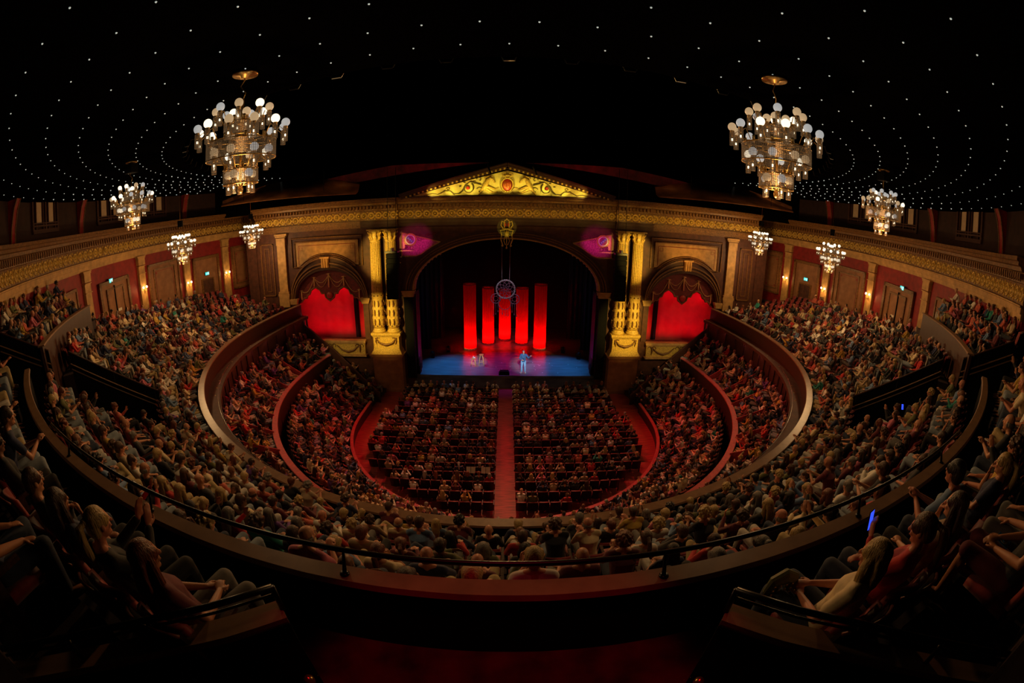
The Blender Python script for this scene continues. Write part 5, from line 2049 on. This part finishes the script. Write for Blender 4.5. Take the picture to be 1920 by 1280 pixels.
def hair_mesh(kind, low=False):
    h = MB()
    MB.lowends = low
    sg, rw = (7, 4) if low else (18, 12)
    if kind != 'fringe':
        h.ball((0, -.018, .034), (.083, .100, .094), sg, rw)
        h.ball((0, -.05, -.01), (.078, .066, .085), sg, rw)
        for s in (-1, 1):
            h.ball((s * .058, .01, .03), (.03, .07, .055), sg, rw)
    rr = random.Random(kind)
    if kind == 'long':
        for s in (-1, 1):
            h.tube([(s * .062, -.0, .0), (s * .082, -.005, -.1), (s * .085, .0, -.2), (s * .08, .015, -.31)], [.042, .045, .045, .026], 10, flat=.8, ends=True)
        h.tube([(0, -.07, .0), (0, -.085, -.1), (0, -.095, -.22), (0, -.095, -.36)], [.085, .095, .10, .06], 12, flat=.42, up=(0, 1, 0), ends=True)
    elif kind == 'bob':
        for s in (-1, 1):
            h.tube([(s * .062, .0, .0), (s * .084, .005, -.06), (s * .082, .015, -.14)], [.042, .045, .034], 10, ends=True)
        h.tube([(0, -.06, .0), (0, -.075, -.08), (0, -.07, -.15)], [.085, .092, .07], 12, flat=.5, up=(0, 1, 0), ends=True)
    elif kind == 'ponytail':
        h.ball((0, -.115, .05), .03, sg, rw)
        h.tube([(0, -.115, .05), (0, -.17, .03), (.01, -.185, -.06), (.015, -.17, -.18), (.02, -.165, -.26)], [.022, .034, .038, .03, .012], 10, ends=True)
    elif kind == 'bun':
        h.ball((0, -.10, .085), (.05, .045, .045), sg, rw)
    elif kind == 'curly':
        for _ in range(60 if not low else 10):
            a, b = rr.uniform(0, 2 * PI), rr.uniform(-.7, 1.4)
            p = Vector((math.cos(a) * math.cos(b) * .098, math.sin(a) * math.cos(b) * .108 - .02, math.sin(b) * .105 + .015))
            if p.y > .045 and p.z < .05:
                continue
            h.ball(p, rr.uniform(.018, .03) * (1.5 if low else 1), *((5, 4) if low else (7, 5)))
    elif kind == 'fringe':
        for k in (range(0, 15, 3) if low else range(15)):
            a = PI * (1.0 + (k - 7) / 13)
            h.ball((math.sin(a) * .074 * 1.02 * (1 if True else 1), -abs(math.cos(a)) * .08 - .012 if abs(math.sin(a)) < .95 else -.01, -.018), (.018, .022, .04), *((5, 4) if low else (8, 6)))
    MB.lowends = False
    me = h.mesh('hair', HAIR['brown'], True) if low else remesh(h, 'hair', [HAIRM], .0075, 1, .5)
    if not low:                                     # combed strands
        co = np.empty(len(me.vertices) * 3, 'f')
        me.vertices.foreach_get('co', co)
        co = co.reshape(-1, 3)
        an = np.arctan2(co[:, 0], -co[:, 1] + .02)
        q = 1 + .016 * np.sin(an * 34 + co[:, 2] * 22) + .012 * np.sin(an * 71 - co[:, 2] * 31)
        co[:, 0] *= q
        co[:, 1] = (co[:, 1] + .02) * q - .02
        me.vertices.foreach_set('co', co.reshape(-1))
        me.update()
    return me


HK = ['short', 'long', 'bob', 'ponytail', 'bun', 'curly', 'fringe']
hair_hi = {k: hair_mesh(k) for k in HK}
VAR = []
for i, (ps, fem) in enumerate([('hands in lap', 0), ('hands in lap', 1), ('arms folded', 0), ('hand at chin', 1), ('clapping', 1), ('leaning forward', 0), ('legs crossed', 1), ('knees apart', 0), ('holding a phone', 1)]):
    VAR.append((ps, fem, build_person(ps, .0082, .88 if fem else 1.0, i % 2 == 0)))


def setmat(o, m_):
    o.color = (*m_, 1)


def person(loc, rz, rng, name='person', var=None, hair=None, hcol=None, top=None, leg=None, skin=None, scale=None, lean=0):
    ps, fem, D = var or VAR[rng.choice([0, 0, 1, 1, 2, 2, 3, 3, 4, 5, 5, 6, 6, 7, 7, 8])]
    t = bpy.data.objects.new(name, None)
    C.objects.link(t)
    t.location = loc
    t.rotation_euler = (R(lean), 0, rz)
    k = scale or rng.uniform(.95, 1.05) * (.97 if fem else 1.02)
    t.scale = (k, k, k)
    hair = hair or (rng.choice(['long', 'long', 'bob', 'ponytail', 'bun', 'curly', 'long']) if fem else rng.choice(['short', 'short', 'short', 'fringe', 'bald', 'curly', 'short']))
    hcol = hcol or rng.choice(['blond', 'blond', 'dark', 'black', 'brown', 'brown', 'auburn', 'grey'] if hair != 'fringe' else ['grey', 'brown'])
    top = top or rng.choice(['cream', 'white', 'black', 'black', 'black', 'charcoal', 'charcoal', 'navy', 'navy', 'red', 'coral', 'mustard', 'denim blue', 'olive', 'burgundy', 'burgundy', 'pink', 'beige', 'cream', 'white', 'black', 'black'] * 2 + ['teal', 'purple'])
    leg = leg or rng.choice(['black', 'dark jeans', 'pale jeans', 'khaki', 'grey', 'white', 'dark jeans', 'pale jeans'])
    b = link('body', D['body'], t)
    setmat(b, skin or SKC[rng.choice([0, 0, 1, 2, 2, 3])])
    setmat(link('shirt', D['shirt'], t), TOP[top])
    setmat(link(D['legname'], D['leg'], t), LEG[leg] if D['legname'] == 'trousers' else TOP['burgundy'])
    setmat(link('shoes', D['shoe'], t), rng.choice([(.05, .045, .04), (.05, .045, .04), (.55, .53, .5)]))
    f = link('face', D['face'], b)
    if hair != 'bald':
        h = link('hair', hair_hi[hair], t)
        h.matrix_local = D['head']
        if hair in ('short', 'curly') or True:
            sx = rng.uniform(.98, 1.08)
            h.scale = (sx, sx, rng.uniform(.98, 1.06))
        setmat(h, HRC[hcol])
    hw = {'bald': 'bald', 'fringe': 'balding'}.get(hair, '%s-haired' % hcol if hair in ('short',) else '%s %s-haired' % (hair, hcol))
    return t, hw, top, leg, ps


# performer on stage ------------------------------------------------------
POSES['standing'] = dict(hip=(.095, .0, .95), knee=(.12, .02, .52), ank=(.14, -.02, .10), toe=(.17, .14, .04), chest=(0, .0, 1.30), neck=(0, -.01, 1.50), head=(0, .03, 1.66), hrot=(-6, 0, -4),
                         sh=(.185, -.01, 1.43), elL=(-.36, .06, 1.22), wrL=(-.50, .20, 1.40), hdL=(-.5, .5, .6), pnL=(-.3, -.5, .4), elR=(.27, -.02, 1.15), wrR=(.13, .20, 1.10), hdR=(-.8, .4, .1), pnR=(0, .3, 1), curl=.8)


def build_standing():
    P_ = dict(BASE)
    P_.update(POSES['standing'])
    body, shirt, leg, shoe = MB(), MB(), MB(), MB()
    V = {k: Vector(v) for k, v in P_.items() if isinstance(v, tuple)}
    nk, hd, ch = V['neck'], V['head'], V['chest']
    loft_body(body, [((0, 0, .9), .12, .09), ((0, 0, 1.1), .11, .08), (ch, .13, .09), (nk, .06, .06)], 12)
    body.tube([nk - Vector((0, 0, .05)), hd - Vector((0, .01, .02))], [.06, .055], 12)
    Rh = Euler([R(a) for a in P_['hrot']]).to_matrix()
    hs = [(-.118, .018, .030, .03), (-.105, .036, .046, .026), (-.08, .052, .068, .014), (-.045, .066, .086, .004), (0, .074, .094, 0), (.04, .076, .096, -.004), (.075, .066, .085, -.01), (.1, .045, .06, -.014), (.115, .015, .02, -.016)]
    body.loft([[Rh @ Vector((rx * math.cos(2 * PI * k / 12), ry * math.sin(2 * PI * k / 12) + oy, z)) + hd for k in range(12)] for z, rx, ry, oy in hs])
    body.tube([Rh @ Vector((0, .088, .015)) + hd, Rh @ Vector((0, .112, -.026)) + hd], [.009, .015], 8, ends=True)
    for s in (-1, 1):
        body.ball(Rh @ Vector((s * .077, -.004, -.008)) + hd, (.012, .022, .032), 8, 6)
    for s, n_ in ((-1, 'L'), (1, 'R')):
        sh, el, wr = Vector((s * .185, -.01, 1.43)), V['el' + n_], V['wr' + n_]
        body.tube([nk, sh], [.05, .045], 10, ends=True)
        body.tube([sh, el], [.044, .036], 10, ends=True)
        body.tube([el, el.lerp(wr, .35), wr], [.037, .038, .023], 10, ends=True)
        hand(body, wr, P_['hd' + n_], P_['pn' + n_], s, P_['curl'])
        shirt.tube([nk + Vector((s * .05, 0, -.05)), sh], [.08, .072], 12, ends=True)
        shirt.tube([sh, el], [.072, .058], 12, ends=True)
        shirt.tube([el, wr.lerp(el, .1)], [.058, .04], 12, ends=True)
        hp, kn, an, to = (Vector((V[k].x * s, V[k].y, V[k].z)) for k in ('hip', 'knee', 'ank', 'toe'))
        body.tube([hp, kn, an], [.07, .05, .034], 10, ends=True)
        body.tube([an, to], [.034, .03], 10, ends=True)
        leg.tube([hp, hp.lerp(kn, .5), kn, kn.lerp(an, .4), an], [.105, .095, .075, .074, .060], 12, ends=True)
        shoe.tube([an + Vector((0, -.05, -.045)), an.lerp(to, .5) + Vector((0, 0, -.02)), to], [.048, .052, .04], 10, flat=.8, ends=True)
    loft_body(shirt, [((0, 0, .90), .175, .135), ((0, 0, 1.05), .170, .135), (ch - Vector((0, 0, .08)), .180, .135), (ch + Vector((0, 0, .04)), .19, .13), (ch.lerp(nk, .62), .17, .10), (nk + Vector((0, 0, -.02)), .08, .07)], 14)
    leg.ball((0, 0, .92), (.18, .135, .11), 14, 8)
    t = thing('person', 'performer on stage in dark blue sweater and pale jeans, one hand raised', 'person', loc=(1.42, 33.12, 1.1), rz=PI)
    t.scale = (1.07, 1.07, 1.07)
    for nm, mb_, m_, c_, vx in (('body', body, SKINM, (.62, .33, .21), .008), ('sweater', shirt, KNIT, (.03, .09, .22), .012), ('trousers', leg, TWILL, (.20, .38, .62), .012), ('shoes', shoe, TWILL, (.5, .5, .55), .012)):
        setmat(link(nm, remesh(mb_, nm, [m_], vx, 1), t), c_)
    h = link('hair', hair_hi['short'], t)
    h.matrix_local = Matrix.Translation(hd) @ Rh.to_4x4()
    setmat(h, HRC['grey'])
    mb = MB()
    mb.tube([(.05, .30, 1.16), (.02, .36, 1.24)], .016, 8, ends=True)
    mb.ball((.01, .38, 1.27), .03, 8, 6)
    o = mb.obj('microphone', M['blackmetal'], None, True)
    o.location = (1.42, 33.12, 1.1)
    o.rotation_euler = (0, 0, PI)
    o.scale = (1.07, 1.07, 1.07)
    tag(o, 'black microphone held at the waist by the performer on stage', 'microphone')


build_standing()

# seats of the house -----------------------------------------------------
slots = []        # (kind, location, facing, row words, number, side, zone, occupied chance)
ORDW = 'first second third fourth fifth sixth seventh eighth ninth tenth eleventh twelfth thirteenth fourteenth fifteenth sixteenth seventeenth eighteenth'.split()


def ordw(n):
    tens = ['', '', 'twenty', 'thirty', 'forty', 'fifty', 'sixty', 'seventy', 'eighty', 'ninety']
    ones = ['', 'first', 'second', 'third', 'fourth', 'fifth', 'sixth', 'seventh', 'eighth', 'ninth']
    n += 1
    if n <= 18:
        return ORDW[n - 1]
    if n == 19:
        return 'nineteenth'
    if n % 10 == 0:
        return tens[n // 10][:-1] + 'ieth'
    return tens[n // 10] + '-' + ones[n % 10]


def arc_rows(zone, rows, az0, az1, zfun, e, w_, occ, blocks=(), face=6.0, phase=0):
    for ri, r_ in enumerate(rows):
        for s in (-1, 1):
            st_ = math.degrees(w_ / r_)
            n = 0
            az = az0 + st_ * (.5 + phase * (ri % 2))
            while az < az1(ri) if callable(az1) else az < az1:
                ee = e(r_) if callable(e) else e
                blk = any(b0 < az < b1 and (rr0 < r_ < rr1) for b0, b1, rr0, rr1 in blocks)
                p = pol(s * az, r_, 0, ee)
                cosq = 1.0
                stp = st_ / (1 + (ee - 1) * max(0, -math.cos(R(az))))
                if not blk and p.y < 31.4:
                    z = zfun(s * az, r_) if callable(zfun) else zfun[ri]
                    d = Vector((0, YC + face, 0)) - Vector((p.x, p.y, 0))
                    slots.append(dict(zone=zone, row=ri, n=n, s=s, p=Vector((p.x, p.y, z)), rz=math.atan2(d.y, d.x) - PI / 2, occ=occ(ri, az) if callable(occ) else occ))
                n += 1
                az += stp


for ri in range(17):
    y = 30.9 - .86 * ri
    lim = 7.9 - max(0, y - 25.4) * .06 if y > 24.5 else min(7.9, math.sqrt(max(0, 8.75 ** 2 - (y - YC) ** 2)))
    for s in (-1, 1):
        n = 0
        x = .78
        while x < lim:
            slots.append(dict(zone='stalls', row=16 - ri, n=n, s=s, p=Vector((x * s, y, 0)), rz=0, occ=.86 if ri < 15 else .7))
            x += .545
            n += 1
arc_rows('lower tier', [r_ for r_, z in T1], 0, 108, [z for r_, z in T1], 1.9, .56, .92)
arc_rows('loges', [r_ for r_, z in T2], 0, 106, [z for r_, z in T2], 1.5, .60, .8)
hb = (HOLE[0] - .6, HOLE[1] + .6, 18.8, 24)
arc_rows('gallery', GROW, 0, lambda ri: 117, zg, eg, .60, lambda ri, az: .92 if az < 60 else (.8 if az < 96 else (.5 if ri < 4 else .1)), [hb, (0, 62.5, 22.8, 30)])
arc_rows('upper side gallery', [23.65, 24.3, 24.95], 41.5, 60, [10.35, 10.95, 11.55], 1, .58, .75)
arc_rows('upper gallery', [24.15, 25.0, 25.85], 10.6, 31, [11.15, 11.75, 12.35], 1, .56, .9)

# what of it can be seen, nearest first
vis = []
for sl in slots:
    head = sl['p'] + Vector((0, 0, 1.0))
    x, y, d_ = proj(head)
    if not (-60 < x < 1980 and -60 < y < 1340) or d_ < 1.9:
        continue
    az = math.degrees(math.atan2(head.x, YC - head.y))
    r_ = math.hypot(head.x, YC - head.y)
    # hidden below the wide gallery rail / behind the centre parapet
    if sl['zone'] in ('loges', 'lower tier') and abs(az) < 24:
        t_ = (EYE.z - ZCt) / max(.01, EYE.z - (sl['p'].z + 1.35))
        hy = head.y * t_
        hx = head.x * t_
        if math.hypot(hx, YC - hy) > 17.1:
            continue
    sl['d'] = d_
    vis.append(sl)
vis.sort(key=lambda q: q['d'])
rng = random.Random(5)
for sl in vis:
    sl['has'] = rng.random() < sl['occ']
HERO = []          # seats kept for the people built one by one


def where(sl):
    side = 'left' if sl['s'] < 0 else 'right'
    row = ordw(sl['row'])
    if sl['zone'] == 'gallery':
        return '%s row above the bulb-lit rail, %s %s of centre' % (row, ordw(sl['n']), side)
    if sl['zone'] == 'upper gallery':
        return '%s row behind the parapet, %s from the %s stair' % (row, ordw(sl['n']), side)
    if sl['zone'] == 'upper side gallery':
        return '%s upper side row, %s out from the %s gap' % (row, ordw(sl['n']), side)
    if sl['zone'] == 'loges':
        return '%s loge row, %s %s of centre' % (row, ordw(sl['n']), side)
    if sl['zone'] == 'lower tier':
        return '%s lower-tier row, %s %s of centre' % (row, ordw(sl['n']), side)
    return '%s stalls row from the back, %s %s of the aisle' % (row, ordw(sl['n']), side)


npers, nch = 0, 0
NP, NC = 280, 296
far_people, far_chairs = [], []
first = True
for sl in vis:
    p, rz = sl['p'], sl['rz']
    if sl.get('hero'):
        sl['has'] = False
    if nch < NC:
        if first:
            o = proto_chair
            first = False
        else:
            o = copy_tree(proto_chair)
        o.location = p
        o.rotation_euler = (0, 0, rz)
        tag(o, 'dark plush theatre seat%s, %s' % ('' if sl['has'] else ' left empty', where(sl)), 'seat', 'theatre seats in curved rows' if sl['zone'] != 'stalls' else 'theatre seats in the stalls')
        nch += 1
    else:
        far_chairs.append((p, rz))
    if sl['has']:
        if npers < NP:
            jr = rz + rng.uniform(-.12, .12)
            t, hw, top, leg, ps = person(p, jr, rng)
            tag(t, '%s person in %s, %s' % (hw, top, where(sl)), 'person', 'seated audience of the %s' % sl['zone'])
            npers += 1
        else:
            far_people.append((p, rz + rng.uniform(-.15, .15), sl['zone']))

# ---- the rest of the house: one crowd and one mass of seats
lowv = [(ps, fem, build_person(ps, .0068, .88 if fem else 1.0, True, True)) for ps, fem in (('hands in lap', 0), ('arms folded', 1), ('hand at chin', 1), ('clapping', 0), ('legs crossed', 1), ('leaning forward', 0))]
hair_lo = {k: hair_mesh(k, True) for k in HK}


def arr(me):
    co = np.empty(len(me.vertices) * 3, 'f')
    me.vertices.foreach_get('co', co)
    ls = np.array([list(p.vertices) if len(p.vertices) == 4 else list(p.vertices) + [p.vertices[-1]] for p in me.polygons if len(p.vertices) in (3, 4)], dtype=np.int32)
    tri = np.array([len(p.vertices) == 3 for p in me.polygons if len(p.vertices) in (3, 4)])
    return co.reshape(-1, 3), ls, tri


def mass(name, pieces, mats, smooth=True):
    """pieces: (arr, matrix 4x4 numpy, material index)"""
    V_, L_, T_, MI = [], [], [], []
    n = 0
    for (co, ls, tri), mt, mi in pieces:
        V_.append(co @ mt[:3, :3].T + mt[:3, 3])
        L_.append(ls + n)
        T_.append(tri)
        MI.append(np.full(len(ls), mi, dtype=np.int32))
        n += len(co)
    V_, L_, T_, MI = np.concatenate(V_), np.concatenate(L_), np.concatenate(T_), np.concatenate(MI)
    tot = np.where(T_, 3, 4)
    keep = np.ones(L_.shape, bool)
    keep[T_, 3] = False
    loops = L_[keep]
    me = bpy.data.meshes.new(name)
    me.vertices.add(len(V_))
    me.vertices.foreach_set('co', V_.astype('f').reshape(-1))
    me.loops.add(len(loops))
    me.loops.foreach_set('vertex_index', loops.astype(np.int32))
    me.polygons.add(len(tot))
    st_ = np.concatenate([[0], np.cumsum(tot)[:-1]]).astype(np.int32)
    me.polygons.foreach_set('loop_start', st_)
    me.polygons.foreach_set('loop_total', tot.astype(np.int32))
    me.polygons.foreach_set('material_index', MI)
    me.polygons.foreach_set('use_smooth', np.full(len(tot), smooth))
    for q in mats:
        me.materials.append(q)
    me.update(calc_edges=True)
    me.validate()
    o = bpy.data.objects.new(name, me)
    C.objects.link(o)
    return o


topk, legk, hairk = list(TOPM), list(LEGM), list(HAIR)
cm = SKIN + [HAIR[k] for k in hairk] + [TOPM[k] for k in topk] + [LEGM[k] for k in legk]
oh, ot, ol = len(SKIN), len(SKIN) + len(hairk), len(SKIN) + len(hairk) + len(topk)
LV = [(ps, fem, {k: arr(D[k]) for k in ('body', 'shirt', 'leg')}, np.array(D['head'])) for ps, fem, D in lowv]
HL = {k: arr(v) for k, v in hair_lo.items()}
pieces = []
wtop = ['cream', 'cream', 'white', 'beige', 'black', 'black', 'black', 'charcoal', 'charcoal', 'navy', 'red', 'coral', 'mustard', 'denim blue', 'olive', 'burgundy', 'burgundy', 'pink', 'beige', 'white', 'black', 'navy'] * 3 + ['teal', 'purple']
for p, rz, zone in far_people:
    ps, fem, D, hm = LV[rng.randrange(len(LV))]
    k = rng.uniform(.93, 1.06)
    mt = np.array(Matrix.Translation(p) @ Matrix.Rotation(rz, 4, 'Z') @ Matrix.Scale(k, 4))
    pieces.append((D['body'], mt, rng.choice([0, 0, 1, 2, 2, 3])))
    pieces.append((D['shirt'], mt, ot + topk.index(rng.choice(wtop))))
    if zone != 'stalls':
        pieces.append((D['leg'], mt, ol + rng.randrange(len(legk))))
    hk = rng.choice(['long', 'bob', 'long', 'bun', 'curly', 'ponytail'] if fem else ['short', 'short', 'short', 'curly', 'fringe', None])
    if hk:
        pieces.append((HL[hk], mt @ hm, oh + rng.randrange(len(hairk))))
o = mass('seated_audience', pieces, cm)
tag(o, 'packed seated audience filling the stalls, lower tiers and far side galleries', 'crowd')
o['kind'] = 'stuff'
ca = [(arr(seat_me), 0), (arr(shell_me), 1), (arr(cush_me), 0), (arr(rim_me), 2), (arr(arm_me), 3)]
pieces = []
for p, rz in far_chairs:
    mt = np.array(Matrix.Translation(p) @ Matrix.Rotation(rz, 4, 'Z'))
    for a_, i in ca:
        pieces.append((a_, mt, i))
o = mass('rows_of_seats', pieces, [M['plush'], M['shell'], M['rim'], M['darkwood']], False)
tag(o, 'rows of dark plush theatre seats in the stalls, tiers and far side galleries', 'seats')
o['kind'] = 'stuff'
print('slots', len(slots), 'visible', len(vis), 'persons', npers, 'far people', len(far_people), 'chairs', nch, 'far', len(far_chairs))

# ------------------------------------------------------------------ people in the upper rows by the central stair
def vget(ps):
    return next(v for v in VAR if v[0] == ps)


skirt = ('hands in lap', 1, build_person('hands in lap', .0075, .9, False, False, True))


def hero(az, r_, z, var, hair, hcol, top, leg, label, turn=0.0, skin=None, k=1.0):
    p = pol(az, r_, z)
    d = Vector((0, YC + 6, 0)) - Vector((p.x, p.y, 0))
    rz = math.atan2(d.y, d.x) - PI / 2
    c = copy_tree(proto_chair)
    c.location = p
    c.rotation_euler = (0, 0, rz)
    tag(c, 'dark plush theatre seat under the ' + label.split(',')[0].replace('person', 'sitter')[:60], 'seat')
    t, hw, tp, lg, ps = person(p, rz + turn, random.Random(int(az * 10)), var=var, hair=hair, hcol=hcol, top=top, leg=leg, skin=skin, scale=k)
    tag(t, label, 'person')
    return t, p, rz


hero(5.0, 24.12, 11.15, vget('hands in lap') if False else ('hands in lap', 1, next(v for v in VAR if v[0] == 'hands in lap' and v[1] == 1)[2]), 'bob', 'blond', 'cream', 'dark jeans', 'blond bobbed person in cream cardigan, nearest the right stair parapet', .25)
tp, pp, prz = hero(6.45, 24.12, 11.15, vget('holding a phone'), 'ponytail', 'brown', 'red', 'dark jeans', 'brown ponytailed person in red top lit by a phone, second from right stair', .12)
hero(7.9, 24.12, 11.15, vget('hand at chin'), 'long', 'dark', 'beige', 'black', 'long dark-haired person in beige, third from right stair in front upper row', .0)
hero(9.35, 24.12, 11.15, vget('leaning forward'), 'short', 'black', 'denim blue', 'dark jeans', 'person in pale denim shirt leaning forward, fourth from right stair', .0)
hero(7.55, 25.0, 11.75, skirt, 'long', 'brown', 'black', 'black', 'bare-kneed person in wine-red skirt, second upper row right of the stair', .1, SKC[1])
hero(8.95, 25.0, 11.75, vget('knees apart'), 'short', 'brown', 'charcoal', 'grey', 'person in charcoal with grey trousered knees apart, second upper row right', .0)
hero(-4.75, 24.12, 11.15, ('hands in lap', 1, next(v for v in VAR if v[0] == 'hands in lap' and v[1] == 1)[2]), 'long', 'auburn', 'burgundy', 'olive' if False else 'grey', 'long auburn-haired person in wine-red top, nearest the left stair parapet', -.2)
hero(-6.2, 24.12, 11.15, vget('clapping'), 'ponytail', 'blond', 'black', 'black', 'fair ponytailed person in black raising hands, second from left stair', -.1)
hero(-7.7, 24.12, 11.15, vget('hand at chin'), 'long', 'dark', 'navy', 'black', 'long dark-haired person in navy, third from left stair in front upper row', 0)
hero(-9.1, 24.12, 11.15, vget('arms folded'), 'short', 'brown', 'charcoal', 'dark jeans', 'person in charcoal with folded arms, fourth from left stair', 0)
hero(-7.6, 25.0, 11.75, vget('knees apart'), 'short', 'dark', 'navy', 'dark jeans', 'person in navy with knees apart, second upper row left of the stair', 0)


def held(name, mbf, mats, p, rz, off, rot, label, cat):
    mb = MB()
    mbf(mb)
    o = mb.obj(name, mats)
    M4 = Matrix.Translation(p) @ Matrix.Rotation(rz, 4, 'Z') @ Matrix.Translation(off) @ Euler([R(a) for a in rot]).to_matrix().to_4x4()
    o.matrix_world = M4
    tag(o, label, cat)
    return o


def phone_mb(mb):
    mb.box((0, 0, 0), (.075, .009, .155))
    mb.mi = 1
    mb.box((0, -.006, 0), (.068, .003, .145))


held('smartphone', phone_mb, [M['black'], M['phone']], pp, prz + .12, Vector((-.02, .33, 1.0)), (-15, 0, 8), 'smartphone with glowing blue screen held in front of the ponytailed sitter', 'phone')


def badge_mb(mb):
    mb.box((0, 0, 0), (.13, .13, .006))
    mb.mi = 1
    mb.lathe([(.048, .003), (.048, .006), (.001, .006)], seg=20)
    mb.mi = 2
    mb.tube([(-.03, -.015, .008), (-.015, .015, .008), (0, -.015, .008), (.015, .015, .008), (.03, -.015, .008)], .005, 5)


q = pol(7.55, 25.0, 11.75)
held('leaflet', badge_mb, [mat('blue_card', (.05, .2, .5), .5, var=0), M['white'], mat('blue_card', (.05, .2, .5))], q, -.1, Vector((.02, .22, .64)), (8, 0, 20), 'square blue leaflet with a white roundel on the wine-red skirt', 'leaflet')


def bag_mb(mb):
    mb.tube([(-.09, 0, 0), (-.07, 0, .08), (0, 0, .12), (.07, 0, .08), (.09, 0, 0)], [.05, .065, .07, .065, .05], 12, flat=.7, ends=True)
    mb.mi = 1
    for i in range(5):
        for j in range(3):
            mb.ball((-.1 + .05 * i, -.055, .0 + .04 * j), (.014, .006, .014), 6, 4)


q = pol(5.0, 24.12, 11.15)
held('handbag', bag_mb, [mat('olive_leather', (.16, .17, .08), .5, var=.2), M['brass']], q, -.05, Vector((-.22, .34, .56)), (0, 0, 0), 'rounded olive handbag with studs on the lap beside the right stair', 'bag')
# lit phones and programmes among the audience
for az, r_, z, nm, lab in ((30.3, 20.9, 10.0, 'smartphone', 'small lit smartphone held up among the right gallery rows'), ):
    held('smartphone', phone_mb, [M['black'], M['phone']], pol(az, r_, z), 0, Vector((0, 0, 0)), (-30, 0, -20), lab, 'phone')


def sheet_mb(mb):
    mb.box((-.12, 0, 0), (.22, .008, .34), Matrix.Rotation(R(12), 3, 'Z'))
    mb.box((.12, 0, 0), (.22, .008, .34), Matrix.Rotation(R(-12), 3, 'Z'))


for x, y, lab in ((-1.75, 19.3, 'open newspaper-sized programme held up in the stalls, left of two'), (-.98, 19.3, 'open newspaper-sized programme held up in the stalls, next to the aisle')):
    held('programme', sheet_mb, [M['paper']], Vector((x, y, 1.05)), 0, Vector((0, 0, 0)), (-35, 0, 0), lab, 'programme')
